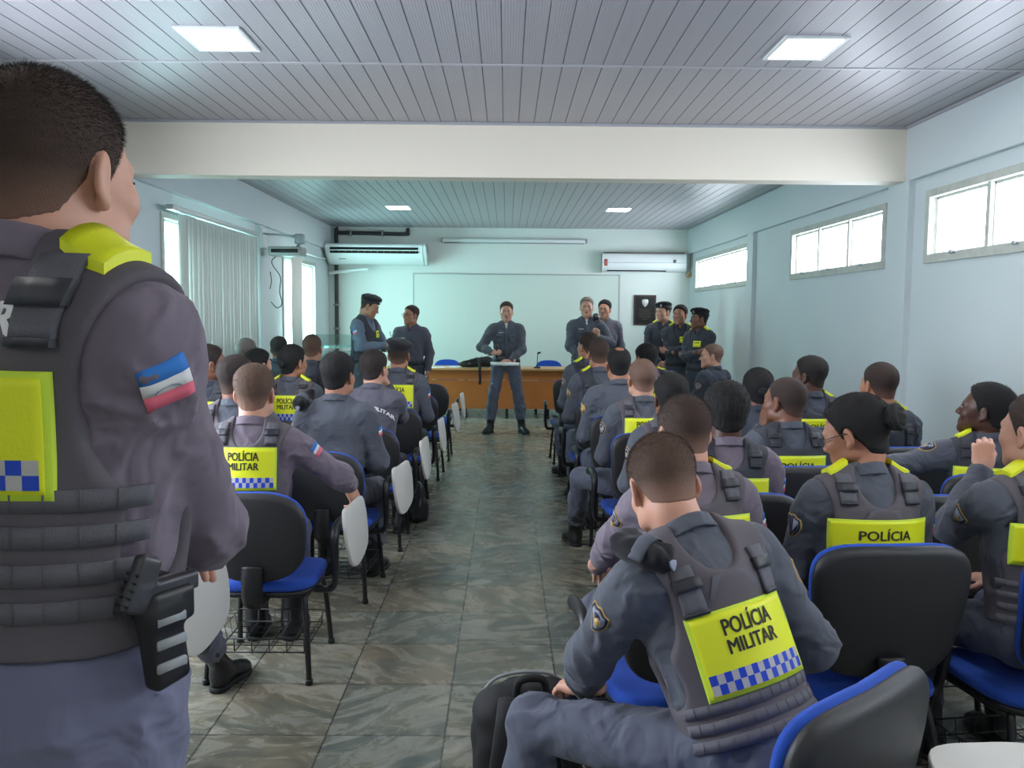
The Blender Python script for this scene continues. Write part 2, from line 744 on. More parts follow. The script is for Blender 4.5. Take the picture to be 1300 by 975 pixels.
def floor_material():
    m = bpy.data.materials.new('slate_tiles')
    m.use_nodes = True
    nt = m.node_tree
    N, Lk = nt.nodes.new, nt.links.new
    b = nt.nodes['Principled BSDF']

    def math_(op, a=None, c=None):
        n = N('ShaderNodeMath')
        n.operation = op
        for i, v in enumerate((a, c)):
            if v is None:
                continue
            if isinstance(v, (int, float)):
                n.inputs[i].default_value = v
            else:
                Lk(v, n.inputs[i])
        return n.outputs[0]
    tc = N('ShaderNodeTexCoord')
    sp = N('ShaderNodeSeparateXYZ')
    Lk(tc.outputs['Object'], sp.inputs[0])
    T = 0.452
    u = math_('DIVIDE', math_('ADD', sp.outputs[0], 0.226 * 0 + 0.222), T)
    v = math_('DIVIDE', math_('ADD', sp.outputs[1], 0.04), T)
    fu, fv = math_('FLOOR', u), math_('FLOOR', v)
    ru, rv = math_('FRACT', u), math_('FRACT', v)
    eu = math_('MINIMUM', ru, math_('SUBTRACT', 1.0, ru))
    ev = math_('MINIMUM', rv, math_('SUBTRACT', 1.0, rv))
    edge = math_('MINIMUM', eu, ev)
    cid = N('ShaderNodeCombineXYZ')
    Lk(fu, cid.inputs[0])
    Lk(fv, cid.inputs[1])
    wn = N('ShaderNodeTexWhiteNoise')
    wn.noise_dimensions = '2D'
    Lk(cid.outputs[0], wn.inputs['Vector'])
    # every tile shows another piece of stone
    off = N('ShaderNodeVectorMath')
    off.operation = 'SCALE'
    Lk(wn.outputs['Color'], off.inputs[0])
    off.inputs['Scale'].default_value = 37.0
    ad = N('ShaderNodeVectorMath')
    Lk(tc.outputs['Object'], ad.inputs[0])
    Lk(off.outputs[0], ad.inputs[1])
    rot = N('ShaderNodeVectorRotate')
    rot.rotation_type = 'Z_AXIS'
    Lk(ad.outputs[0], rot.inputs['Vector'])
    Lk(math_('MULTIPLY', math_('SUBTRACT', wn.outputs['Value'], 0.5), 1.6), rot.inputs['Angle'])
    mp = N('ShaderNodeMapping')
    mp.inputs['Scale'].default_value = (3.0, 6.5, 1)
    Lk(rot.outputs[0], mp.inputs['Vector'])
    n1 = N('ShaderNodeTexNoise')
    n1.inputs['Scale'].default_value = 1.3
    n1.inputs['Detail'].default_value = 9
    n1.inputs['Roughness'].default_value = 0.68
    n1.inputs['Distortion'].default_value = 1.1
    Lk(mp.outputs[0], n1.inputs['Vector'])
    n2 = N('ShaderNodeTexNoise')
    n2.inputs['Scale'].default_value = 2.2
    n2.inputs['Detail'].default_value = 5
    Lk(ad.outputs[0], n2.inputs['Vector'])
    r1 = N('ShaderNodeValToRGB')
    cr = r1.color_ramp
    cr.elements[0].position = 0.30
    cr.elements[0].color = srgb(46, 52, 52)
    cr.elements[1].position = 0.70
    cr.elements[1].color = srgb(200, 194, 176)
    for pos, c in ((0.42, srgb(88, 92, 86)), (0.5, srgb(128, 124, 106)), (0.58, srgb(146, 146, 136))):
        e = cr.elements.new(pos)
        e.color = c
    Lk(n1.outputs['Fac'], r1.inputs[0])
    r2 = N('ShaderNodeValToRGB')
    c2 = r2.color_ramp
    c2.elements[0].position = 0.34
    c2.elements[0].color = srgb(104, 120, 118)
    c2.elements[1].position = 0.66
    c2.elements[1].color = srgb(142, 128, 104)
    e = c2.elements.new(0.5)
    e.color = srgb(124, 124, 108)
    Lk(math_('ADD', math_('MULTIPLY', n2.outputs['Fac'], 0.75), math_('MULTIPLY', wn.outputs['Value'], 0.25)), r2.inputs[0])
    mx = N('ShaderNodeMix')
    mx.data_type = 'RGBA'
    mx.blend_type = 'MIX'
    mx.inputs[0].default_value = 0.42
    Lk(r1.outputs[0], mx.inputs[6])
    Lk(r2.outputs[0], mx.inputs[7])
    gm = math_('GREATER_THAN', edge, 0.0085)
    mg = N('ShaderNodeMix')
    mg.data_type = 'RGBA'
    mg.inputs[6].default_value = srgb(70, 70, 64)
    Lk(gm, mg.inputs[0])
    Lk(mx.outputs[2], mg.inputs[7])
    Lk(mg.outputs[2], b.inputs['Base Color'])
    rr = N('ShaderNodeMapRange')
    rr.inputs['From Min'].default_value = 0.3
    rr.inputs['From Max'].default_value = 0.7
    rr.inputs['To Min'].default_value = 0.17
    rr.inputs['To Max'].default_value = 0.36
    Lk(n1.outputs['Fac'], rr.inputs[0])
    Lk(rr.outputs[0], b.inputs['Roughness'])
    b.inputs['Specular IOR Level'].default_value = 0.6
    hgt = math_('ADD', math_('MULTIPLY', n1.outputs['Fac'], 1.0), math_('MULTIPLY', gm, 0.6))
    bp = N('ShaderNodeBump')
    bp.inputs['Strength'].default_value = 0.55
    bp.inputs['Distance'].default_value = 0.006
    Lk(hgt, bp.inputs['Height'])
    Lk(bp.outputs[0], b.inputs['Normal'])
    return m


def ceiling_material():
    """white PVC lining: fine ribs along each plank"""
    m = bpy.data.materials.new('pvc_ceiling')
    m.use_nodes = True
    nt = m.node_tree
    N, Lk = nt.nodes.new, nt.links.new
    b = nt.nodes['Principled BSDF']
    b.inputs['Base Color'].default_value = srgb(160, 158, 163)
    b.inputs['Roughness'].default_value = 0.32
    tc = N('ShaderNodeTexCoord')
    wv = N('ShaderNodeTexWave')
    wv.wave_type = 'BANDS'
    wv.bands_direction = 'X'
    wv.inputs['Scale'].default_value = 0.314 / 0.0147 / 2 * 2
    Lk(tc.outputs['Object'], wv.inputs['Vector'])
    bp = N('ShaderNodeBump')
    bp.inputs['Strength'].default_value = 0.35
    bp.inputs['Distance'].default_value = 0.002
    Lk(wv.outputs['Fac'], bp.inputs['Height'])
    Lk(bp.outputs[0], b.inputs['Normal'])
    return m


# ------------------------------------------------------------------ room shell
XR, XL = 3.13, -3.02          # recessed wall faces
XRP, XLP = 3.08, -2.97        # pillars and the band above the windows stand 5 cm proud
Y0, Y1, ZC = -2.6, 14.6, 3.07
M_FLOOR = floor_material()
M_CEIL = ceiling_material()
M_GROOVE = mat('ceiling_joint', srgb(128, 128, 134), 0.6)

g = Geo().add(*box(XL - 0.2, XR + 0.2, Y0 - 0.2, Y1 + 0.2, -0.12, 0.0), smooth=False)
struct(g.build('floor', M_FLOOR))

# ceiling: planks with real grooves between them
g = Geo()
pw = 0.1185
xs = []
x = XL - 0.1
prof = []
while x < XR + 0.1:
    prof += [(x, ZC, 1), (x + 0.0022, ZC + 0.004, 1), (x + 0.0042, ZC + 0.004, 1), (x + 0.0064, ZC, 0)]
    x += pw
prof.append((x, ZC, 0))
V, F, MI = [], [], []
for (px_, pz_, mi_) in prof:
    V += [(px_, Y0 - 0.1, pz_), (px_, Y1 + 0.1, pz_)]
for i in range(len(prof) - 1):
    F.append((2 * i, 2 * i + 1, 2 * i + 3, 2 * i + 2))
    MI.append(0 if i % 4 == 3 else 1)
g.add(V, np.array(F), np.array(MI), smooth=False)
g.add(*box(XL - 0.2, XR + 0.2, Y0 - 0.2, Y1 + 0.2, ZC + 0.02, ZC + 0.15), smooth=False)
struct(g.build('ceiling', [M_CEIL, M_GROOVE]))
# joint profiles across the planks
g = Geo().add(*box(XLP, XRP, 5.135, 5.165, ZC - 0.006, ZC + 0.004, 0.002), smooth=False)
struct(g.build('trim_1', mat('joint_profile', srgb(178, 178, 182), 0.35)))
g = Geo()
g.add(*box(XLP, XRP, 6.655, 6.672, ZC - 0.02, ZC, 0.003), smooth=False)
g.add(*box(XLP, XLP + 0.017, Y0, 6.672, ZC - 0.02, ZC, 0.003), smooth=False)
g.add(*box(XRP - 0.017, XRP, Y0, 6.672, ZC - 0.02, ZC, 0.003), smooth=False)
struct(g.build('trim_2', mat('ceiling_cornice', srgb(172, 172, 176), 0.4)))
# beam
g = Geo().add(*box(XLP, XRP, 6.672, 6.87, 2.655, ZC + 0.02, 0.006), smooth=False)
struct(g.build('beam', M_BEAM))

WIN_R = [(11.06, 14.12, 2.02, 2.545), (7.08, 9.40, 2.02, 2.535), (4.06, 6.38, 2.02, 2.535), (0.6, 3.2, 2.02, 2.535)]  # last opening lies out of view, added to let more daylight in
WIN_L = [(11.56, 13.50, 0.92, 2.375), (7.52, 9.96, 0.95, 2.47), (1.9, 4.9, 0.95, 2.47)]  # last opening lies out of view, added to light the near rows


def wall_with_windows(name, x0, x1, holes, m):
    gg = Geo()
    ys = sorted([Y0 - 0.2] + [v for h in holes for v in h[:2]] + [Y1 + 0.2])
    holes = sorted(holes)
    y = Y0 - 0.2
    for (a, b, z0, z1) in holes:
        gg.add(*box(x0, x1, y, a, 0, ZC + 0.1), smooth=False)
        gg.add(*box(x0, x1, a, b, 0, z0), smooth=False)
        gg.add(*box(x0, x1, a, b, z1, ZC + 0.1), smooth=False)
        y = b
    gg.add(*box(x0, x1, y, Y1 + 0.2, 0, ZC + 0.1), smooth=False)
    return struct(gg.build(name, m))


wall_with_windows('wall_right', XR, XR + 0.18, WIN_R, M_WALL)
wall_with_windows('wall_left', XL - 0.18, XL, WIN_L, M_WALL)
struct(Geo().add(*box(XL, XR, Y1, Y1 + 0.18, 0, ZC + 0.1), smooth=False).build('wall_front', M_WALL_END))
struct(Geo().add(*box(XL, XR, Y0 - 0.18, Y0, 0, ZC + 0.1), smooth=False).build('wall_back', M_WALL))
# pillars and the proud band over the windows
for nm, xa, xb in (('pillar_right', XRP, XR + 0.01), ('pillar_left', XL - 0.01, XLP)):
    for ya, yb in ((10.73, 11.0), (6.60, 6.96)) if 'right' in nm else ((10.35, 10.62), (6.60, 6.96)):
        struct(Geo().add(*box(xa, xb, ya, yb, 0, 2.66, 0.008), smooth=False).build('pillar', M_WALL))
struct(Geo().add(*box(XRP, XR + 0.01, Y0, Y1, 2.655, ZC, 0.008), smooth=False).build('trim_3', M_WALL))
struct(Geo().add(*box(XL - 0.01, XLP, Y0, Y1, 2.665, ZC, 0.008), smooth=False).build('trim_4', M_WALL))


def window(n, side, y0, y1, z0, z1, panes, glass, fw=0.045, latch=True):
    xi = XR if side == 'r' else XL
    s = 1 if side == 'r' else -1

    def bx(d0, d1, a, b, c, d, bv=0.004):
        return box(xi + s * d0, xi + s * d1, a, b, c, d, bv)
    root = bpy.data.objects.new('window_%d' % n, None)
    COL.objects.link(root)
    struct(root)
    gg = Geo()
    gg.add(*bx(-0.018, 0.10, y0 - 0.012, y0 + fw, z0 - 0.012, z1 + 0.012), smooth=False)
    gg.add(*bx(-0.018, 0.10, y1 - fw, y1 + 0.012, z0 - 0.012, z1 + 0.012), smooth=False)
    gg.add(*bx(-0.018, 0.10, y0 + fw, y1 - fw, z1 - fw, z1 + 0.012), smooth=False)
    gg.add(*bx(-0.022, 0.10, y0 + fw, y1 - fw, z0 - 0.012, z0 + fw * 1.15), smooth=False)
    pwid = (y1 - y0 - 2 * fw) / panes
    for i in range(1, panes):
        yc = y0 + fw + i * pwid
        gg.add(*bx(0.0, 0.09, yc - 0.022, yc + 0.022, z0 + fw, z1 - fw), smooth=False)
    o = gg.build('window_frame', M_FRAME, root)
    o['kind'] = 'structure'
    for i in range(panes):
        a, b = y0 + fw + i * pwid, y0 + fw + (i + 1) * pwid
        gg = Geo()
        q = 0.02
        gg.add(*bx(0.03, 0.06, a + 0.012, a + 0.012 + q, z0 + fw + .01, z1 - fw), smooth=False)
        gg.add(*bx(0.03, 0.06, b - 0.012 - q, b - 0.012, z0 + fw + .01, z1 - fw), smooth=False)
        gg.add(*bx(0.03, 0.06, a + 0.012, b - 0.012, z0 + fw, z0 + fw + q), smooth=False)
        gg.add(*bx(0.03, 0.06, a + 0.012, b - 0.012, z1 - fw - q, z1 - fw), smooth=False)
        so = gg.build('sash', M_FRAME, root)
        Geo().add(*bx(0.043, 0.047, a + 0.03, b - 0.03, z0 + fw + 0.018, z1 - fw - 0.018, 0), smooth=False).build('pane', glass, so)
        if latch:
            gg = Geo()
            m_ = (a + b) / 2
            gg.add(*bx(-0.03, 0.03, m_ - 0.035, m_ + 0.035, z0 + 0.035, z0 + 0.052), smooth=False)
            gg.add(*bx(-0.045, -0.02, m_ - 0.014, m_ + 0.014, z0 + 0.035, z0 + 0.062, 0.006), smooth=False)
            gg.build('latch', M_GREYP, so)
    return root


for i, w in enumerate(WIN_R):
    window(i + 1, 'r', *w, 3, G_CLEAR)  # the last of these is an unseen extra, there for its daylight
window(5, 'l', *WIN_L[0], 2, G_GREEN, latch=False)
window(6, 'l', *WIN_L[1], 3, G_GREEN, latch=False)
window(7, 'l', *WIN_L[2], 4, G_CLEAR, latch=False)  # unseen window, added as side light for the near people

# ------------------------------------------------------------------ vertical blinds
def vane(y, z0, z1, ang, w=0.09):
    c, s = math.cos(ang) * w / 2, math.sin(ang) * w / 2
    x = XL + 0.105
    P = []
    for zz in (z0, z1):
        for t in (-1, -0.5, 0, 0.5, 1):
            bow = 0.008 * (1 - t * t)
            P.append((x + t * s + bow * math.cos(ang), y + t * c - bow * math.sin(ang), zz))
    V = np.array(P)
    top = V[[0, 5, 1, 6, 2, 7, 3, 8, 4, 9]]
    nrm = A(math.cos(ang), -math.sin(ang), 0) * 0.0012
    return sheet(top + nrm, top - nrm, 5, 2)


bl = thing('vertical_blind', 'off white vertical blind of many hanging vanes over the left window', 'blind', (XL + 0.105, 8.74, 0))
Geo().add(*xf(box(XL + 0.07, XL + 0.14, 7.46, 10.0, 2.485, 2.53, 0.006), None, (-XL - 0.105, -8.74, 0)), smooth=False).build('headrail', M_ALU, bl)
k = 0
y = 7.76
while y < 9.96:
    if k == 3:
        y += 0.03
    a = rad(18 + 9 * math.sin(k * 1.7) + (28 if k < 3 else 0))
    gg = Geo().add(*xf(vane(y, 0.80, 2.475, a), None, (-XL - 0.105, -8.74, 0)))
    gg.build('vane', M_BLIND, bl)
    y += 0.083 + 0.006 * math.sin(k * 2.3)
    k += 1
Geo().add(*xf(tube([(XL + 0.13, 9.99, 2.48), (XL + 0.13, 9.99, 1.35)], 0.004, 6), None, (-XL - 0.105, -8.74, 0))).build('pull_cord', M_WHITE, bl)

bl = thing('vertical_blind', 'single bunched blind panel hanging before the window beneath the projector', 'blind', (XL + 0.1, 12.1, 0))
Geo().add(*xf(tube([(XL + 0.09, 11.5, 2.475), (XL + 0.09, 13.84, 2.475)], 0.017, 10), None, (-XL - 0.1, -12.1, 0))).build('headrail', M_WHITE, bl)
for k in range(6):
    gg = Geo().add(*xf(vane(11.69 + k * 0.096, 0.80, 2.455, rad(5)), None, (-XL - 0.1, -12.1, 0)))
    gg.build('vane', M_BLIND, bl)

# ------------------------------------------------------------------ ceiling lights
for (lx, ly, lab) in ((-1.56, 4.72, 'square white ceiling light panel glowing near the camera, left of the aisle'),
                      (1.62, 4.77, 'square white ceiling light panel glowing near the camera, right of the aisle'),
                      (-1.50, 11.9, 'small far ceiling light panel above the left air conditioner side'),
                      (1.54, 11.9, 'small far ceiling light panel towards the plaque side'),
                      (-1.56, 1.5, 'added fill light panel above the standing man, left of the aisle'),  # from here on: unseen panels, added to brighten the near people
                      (1.62, 1.5, 'added fill light panel above the camera, right of the aisle'),
                      (-1.56, -1.3, 'added fill light panel behind the camera, left of the aisle'),
                      (1.62, -1.3, 'added fill light panel behind the camera, right of the aisle')):
    t = thing('ceiling_light', lab, 'light', (lx, ly, ZC), 0, 'recessed ceiling light panels')
    gg = Geo()
    o_, i_ = 0.20, 0.172
    for a, b, c, d in ((-o_, o_, -o_, -i_), (-o_, o_, i_, o_), (-o_, -i_, -i_, i_), (i_, o_, -i_, i_)):
        gg.add(*box(a * 0.86, b * 0.86, c, d, -0.012, 0.001, 0.003), smooth=False)
    gg.build('frame', M_WHITE, t)
    Geo().add(*box(-i_ * 0.86, i_ * 0.86, -i_, i_, -0.009, -0.003), smooth=False).build('diffuser', M_LED, t)

# ------------------------------------------------------------------ end wall: board, screen case, plaque, air conditioners, pipes
YE = Y1
bd = thing('whiteboard', 'wide pale whiteboard panel on the end wall behind the speaker', 'whiteboard', (0.16, YE, 1.3))
x0, x1, z0, z1 = at(526, 497, YE)[0], at(783, 497, YE)[0], at(640, 498, YE)[2], at(640, 349, YE)[2]
Geo().add(*box(x0 - .16, x1 - .16, -0.018, -0.001, z0 - 1.3, z1 - 1.3, 0.002), smooth=False).build('board', mat('whiteboard_surface', srgb(214, 224, 216), 0.32, vary=0.03, vscale=1.5), bd)
gg = Geo()
for a, b, c, d in ((x0 - .02, x1 + .02, z0 - .025, z0), (x0 - .02, x1 + .02, z1, z1 + .02), (x0 - .02, x0, z0, z1), (x1, x1 + .02, z0, z1)):
    gg.add(*box(a - .16, b - .16, -0.026, -0.001, c - 1.3, d - 1.3, 0.003), smooth=False)
gg.build('frame', M_ALU, bd)

ps = thing('wall_mounted_screen_case', 'long slim white projection screen case high on the end wall', 'screen case', (0, YE, 0))
xa, xb, zc = at(560, 305, YE)[0], at(745, 306, YE)[0], at(650, 306, YE)[2]
Geo().add(*xf(slab(rrect(0.075, 0.062, 0.02), xa + .03, xb - .03, 0.004), np.array([[0, 0, 1], [1, 0, 0], [0, 1, 0]]), (0, -0.05, zc))).build('case', M_WHITE, ps)
for xe in (xa, xb):
    Geo().add(*box(xe - 0.03 if xe > 0 else xe, xe if xe > 0 else xe + .03, -0.09, -0.001, zc - 0.036, zc + 0.036, 0.008)).build('end_cap', M_GREYP, ps)
Geo().add(*box(xa + 0.05, xb - 0.05, -0.055, -0.047, zc - 0.05, zc - 0.03, 0.003)).build('bottom_bar', M_GREYP, ps)

pq = thing('plaque', 'dark bronze commemorative plaque on the end wall beside the berets', 'plaque', (0, YE, 0))
xa, xb, za, zb = at(804, 412, YE)[0], at(832, 412, YE)[0], at(818, 412.5, YE)[2], at(818, 374.5, YE)[2]
cx = (xa + xb) / 2
Geo().add(*box(xa, xb, -0.03, -0.001, za, zb, 0.006), smooth=False).build('frame', mat('plaque_wood', srgb(66, 44, 38), 0.4), pq)
Geo().add(*box(xa + .025, xb - .025, -0.036, -0.03, za + .03, zb - .03, 0.002), smooth=False).build('plate', mat('plaque_plate', srgb(38, 36, 36), 0.3, metallic=0.4), pq)
shield = smooth_path([(-.05, .05), (0, .062), (.05, .05), (.048, -.01), (0, -.068), (-.048, -.01)], 5, True)[::-1]
sh = slab(np.asarray(shield)[:, [0, 1]], 0, 0.006, 0.002)
Mup = np.array([[1, 0, 0], [0, 0, -1], [0, 1, 0]])     # flat drawing -> facing the room (towards -y)
Geo().add(*xf(sh, Mup, (cx, -0.036, zb - 0.135))).build('crest', mat('plaque_silver', srgb(190, 190, 186), 0.4, metallic=0.5), pq)
gg = Geo()
for i in range(7):
    w = (0.26, 0.22, 0.27, 0.24, 0.27, 0.2, 0.12)[i]
    gg.add(*box(cx - w / 2 * .8, cx + w / 2 * .8, -0.0375, -0.036, zb - 0.25 - i * 0.028, zb - 0.246 - i * 0.028), smooth=False)
gg.build('engraved_lines', mat('plaque_letters', srgb(120, 112, 100), 0.4), pq)

# left air conditioner (slanted floor-ceiling type)
ac = thing('air_conditioner', 'big white ceiling style air conditioner with slanted grille beside the black pipe', 'air conditioner', (0, YE, 0))
xa, xb = at(423, 325, YE)[0], at(545, 325, YE)[0]
zt, zb_ = at(480, 313, YE)[2], at(480, 337, YE)[2]
prof = np.array([(-0.09, zt), (-0.62, zt), (-0.66, zt - .03), (-0.66, zt - .07), (-0.60, zt - 0.17), (-0.36, zb_ - 0.0), (-0.09, zb_)])[::-1]
R_x = np.array([[0, 0, 1], [1, 0, 0], [0, 1, 0]])      # (u,v,w) -> x=w, y=u, z=v
Geo().add(*xf(slab(prof, xa + .03, xb - .06, 0.008), R_x)).build('casing', M_WHITE, ac)
for x_, w_ in ((xa, 0.03), (xb - 0.06, 0.06)):
    Geo().add(*xf(slab(prof * A(1.0, 1.0), x_, x_ + w_ - .002, 0.012), R_x)).build('end_cap', M_WHITE, ac)
gs_ = Geo()
nrm = unit(A(0, -(0.10), -0.06))
for z_, y_ in ((zt - 0.088, -0.668), (zt - 0.142, -0.640)):
    gs_.add(*xf(box(-0.5, 0.5, -0.018, 0.0, -0.019, 0.019), RX(rad(-31)) @ np.diag([(xb - xa - .2), 1, 1]), ((xa + xb) / 2 - .02, y_ + 0.012, z_)), smooth=False)
gs_.build('air_slot', M_DARK, ac)
gs_ = Geo()
for i in range(14):
    xx = xa + .12 + i * (xb - xa - .28) / 13
    gs_.add(*xf(box(-0.006, 0.006, -0.021, 0.0, -0.016, 0.016), RX(rad(-31)), (xx, -0.634 + 0.012, zt - .135)), smooth=False)
gs_.build('louvre_fin', M_GREYP, ac)
Geo().add(*xf(box(-.06, .06, -0.004, 0, -0.008, 0.008), RX(rad(-55)), (xa + 0.25, -0.5, zt - .245))).build('badge', M_GREYP, ac)

ac = thing('air_conditioner', 'flat white wall air conditioner above the plaque by the right corner', 'air conditioner', (0, YE, 0))
xa, xb = at(763, 335, YE)[0], at(868, 335, YE)[0]
zt, zb_ = at(815, 323, YE)[2], at(815, 347, YE)[2] + 0.02
prof = np.array([(-0.01, zt), (-0.19, zt), (-0.225, zt - .03), (-0.235, zb_ + .10), (-0.20, zb_ + .03), (-0.12, zb_), (-0.01, zb_)])[::-1]
Geo().add(*xf(slab(prof, xa, xb, 0.014), R_x)).build('casing', M_WHITE, ac)
Geo().add(*box(xa + .02, xb - .02, -0.18, -0.02, zt - 0.001, zt + 0.02, 0.004)).build('top_grille', mat('ac_filter_brown', srgb(120, 104, 90), 0.7), ac)
Geo().add(*box(xa + .01, xb - .01, -0.241, -0.232, zb_ + .142, zb_ + .148)).build('panel_seam', M_GREYP, ac)
Geo().add(*xf(box(xa + .08, xb - .33, -0.006, 0.003, -0.02, 0.02), RX(rad(40)), (0, -0.172, zb_ + 0.022)), smooth=False).build('air_slot', M_DARK, ac)
Geo().add(*box(xa + .03, xa + .085, -0.239, -0.230, zb_ + .09, zb_ + .2)).build('energy_label', mat('label_red', srgb(196, 96, 92), 0.6), ac)
Geo().add(*xf(slab(rrect(0.05, 0.06, 0.012), 0, 0.006, 0.002), Mup, (xb - .2, -0.233, zb_ + .17))).build('display', mat('display_dark', srgb(70, 66, 78), 0.3), ac)

xp = at(428, 360, YE)[0]
zp = at(430, 296, YE)[2]
pipe = [(xp, YE - .045, 0.05), (xp, YE - .045, 1.0), (xp, YE - .045, zp - .06), (xp + .02, YE - .045, zp - .012), (xp + .07, YE - .045, zp), (xp + .5, YE - .045, zp), (at(514, 297, YE)[0], YE - .045, zp - .012), (at(518, 295, YE)[0], YE - .045, zp + .02), (at(518, 293, YE)[0], YE - .045, ZC - 0.02)]
t = thing('coolant_pipe', 'black insulated pipe running up and along the end wall by the left corner', 'pipe')
Geo().add(*tube(smooth_path(pipe, 5), 0.033, 10)).build('pipe', M_PIPE, t)
for px_, pz_ in ((xp, 1.35), (xp, 1.75)):
    Geo().add(*box(px_ - .05, px_ + .05, YE - .082, YE - .002, pz_ - .015, pz_ + .015, 0.004)).build('clip', M_GREYP, t)
for px_ in (at(446, 296, YE)[0], at(486, 297, YE)[0]):
    Geo().add(*box(px_ - .015, px_ + .015, YE - .082, YE - .002, zp - .055, zp + .055, 0.004)).build('clip', M_GREYP, t)
a_, b_, c_ = at(418, 347, YE - .14), at(435, 344.5, YE - .16), at(468, 341, YE - .22)
tag(Geo().add(*tube(smooth_path([a_, b_, c_], 5), 0.03, 10)).build('wall_mounted_drain_pipe', M_WHITE), 'short white drain pipe sloping under the left air conditioner', 'pipe')
tag(Geo().add(*tube(smooth_path([at(872, 349, YE - .13), at(875, 350, YE - .12), at(878, 346, YE - .08)], 5), 0.035, 10)).build('wrapped_pipe', mat('tan_wrap', srgb(196, 160, 128), 0.7)), 'short tan wrapped pipe leaving the right air conditioner at the corner', 'pipe')

# ------------------------------------------------------------------ projector on its wall arm
pj = thing('projector', 'grey projector on a wall bracket above the left window', 'projector', (XLP, 10.48, 0))
Geo().add(*box(0.0, 0.02, -0.11, 0.11, 2.38, 2.62, 0.004), smooth=False).build('wall_plate', M_WHITE, pj)
gg = Geo()
for yy in (-0.05, 0.05):
    gg.add(*tube([(0.01, yy, 2.56), (0.47, yy * .6, 2.53)], 0.009, 8))
gg.build('arm', M_GREYP, pj)
gg = Geo().add(*box(0.40, 0.50, -0.06, 0.06, 2.44, 2.56, 0.01))
gg.add(*tube([(0.45, 0, 2.45), (0.42, 0, 2.40)], 0.02, 8))
gg.build('mount_head', M_GREYP, pj)
gg = Geo().add(*xf(slab(rrect(0.40, 0.30, 0.03), 2.29, 2.40, 0.012), None, (0.30, 0, 0)))
gg.build('housing', mat('projector_grey', srgb(140, 138, 136), 0.45), pj)
Geo().add(*box(0.14, 0.46, -0.157, -0.149, 2.325, 2.37, 0.004)).build('rear_panel', M_DARK, pj)
tag(Geo().add(*tube(smooth_path([at(350, 326, 10.3), at(345, 331, 10.3), at(347, 338, 10.3), at(356, 352, 10.3), at(355, 370, 10.3), at(358, 385, 10.3), at(352, 391, 10.3), at(344, 383, 10.3)], 6), 0.0055, 6)).build('hanging_cable', M_DARK), 'loose black cable dangling from the projector along the left wall', 'cable')
tag(Geo().add(*tube(smooth_path([at(343, 345, 10.33), at(344.5, 356, 10.33), at(343, 367, 10.33)], 6), 0.005, 6)).build('hanging_cable', M_DARK), 'short black cable end on the pillar next to the dangling cable', 'cable')

# ------------------------------------------------------------------ daylight and exposure
w = bpy.data.worlds.new('sky')
SC.world = w
w.use_nodes = True
nt = w.node_tree
bgn = nt.nodes['Background']
bgn.inputs['Color'].default_value = (0.94, 0.97, 1.0, 1)
bgn.inputs['Strength'].default_value = 6.6
for (ww, side) in [(q, 'r') for q in WIN_R] + [(q, 'l') for q in WIN_L]:
    la = bpy.data.lights.new('window_daylight', 'AREA')
    la.shape = 'RECTANGLE'
    la.size = ww[3] - ww[2]
    la.size_y = ww[1] - ww[0]
    la.cycles.is_portal = True
    lo = bpy.data.objects.new('window_daylight', la)
    COL.objects.link(lo)
    s = 1 if side == 'r' else -1
    lo.location = ((XR if s > 0 else XL) + s * 0.12, (ww[0] + ww[1]) / 2, (ww[2] + ww[3]) / 2)
    lo.rotation_euler = (0, s * PI / 2, 0)
SC.view_settings.view_transform = 'Standard'
SC.view_settings.look = 'None'
SC.view_settings.gamma = 1.0
SC.view_settings.use_curve_mapping = False
SC.view_settings.exposure = 1.6
SC.cycles.use_denoising = True
SC.cycles.max_bounces = 8
SC.cycles.diffuse_bounces = 5
SC.cycles.transparent_max_bounces = 12
# ------------------------------------------------------------------ people: materials
SKIN = {
    'fair': mat('skin_fair', srgb(204, 152, 128), 0.5, bump=0.15, bscale=350, vary=0.07, vscale=18, sss=0.08),
    'tan': mat('skin_tan', srgb(176, 122, 96), 0.5, bump=0.15, bscale=350, vary=0.07, vscale=18, sss=0.08),
    'brown': mat('skin_brown', srgb(128, 84, 64), 0.48, bump=0.15, bscale=350, vary=0.07, vscale=18, sss=0.05),
    'dark': mat('skin_dark', srgb(84, 54, 42), 0.45, bump=0.15, bscale=350, vary=0.07, vscale=18, sss=0.03),
}
LIP = mat('lips', srgb(158, 100, 90), 0.45)
EYE_W = mat('eye_white', srgb(226, 222, 216), 0.2)
EYE_D = mat('eye_iris', srgb(40, 28, 22), 0.15)
HAIR = {
    'black': mat('hair_black', srgb(24, 22, 22), 0.8, bump=0.7, bscale=420, vary=0.3, vscale=90),
    'darkbrown': mat('hair_dark_brown', srgb(44, 35, 31), 0.8, bump=0.7, bscale=420, vary=0.3, vscale=90),
    'brown': mat('hair_brown', srgb(82, 64, 52), 0.8, bump=0.7, bscale=420, vary=0.3, vscale=90),
    'stubble': mat('hair_stubble_brown', srgb(104, 80, 66), 0.65, bump=0.6, bscale=600, vary=0.25, vscale=120),
    'grey': mat('hair_grey', srgb(120, 112, 106), 0.6, bump=0.7, bscale=420, vary=0.3, vscale=90),
}


def cloth(name, c, rough=0.85):
    return mat(name, c, rough, bump=0.28, bscale=900, vary=0.07, vscale=9, sheen=0.08, wrinkle=0.75)


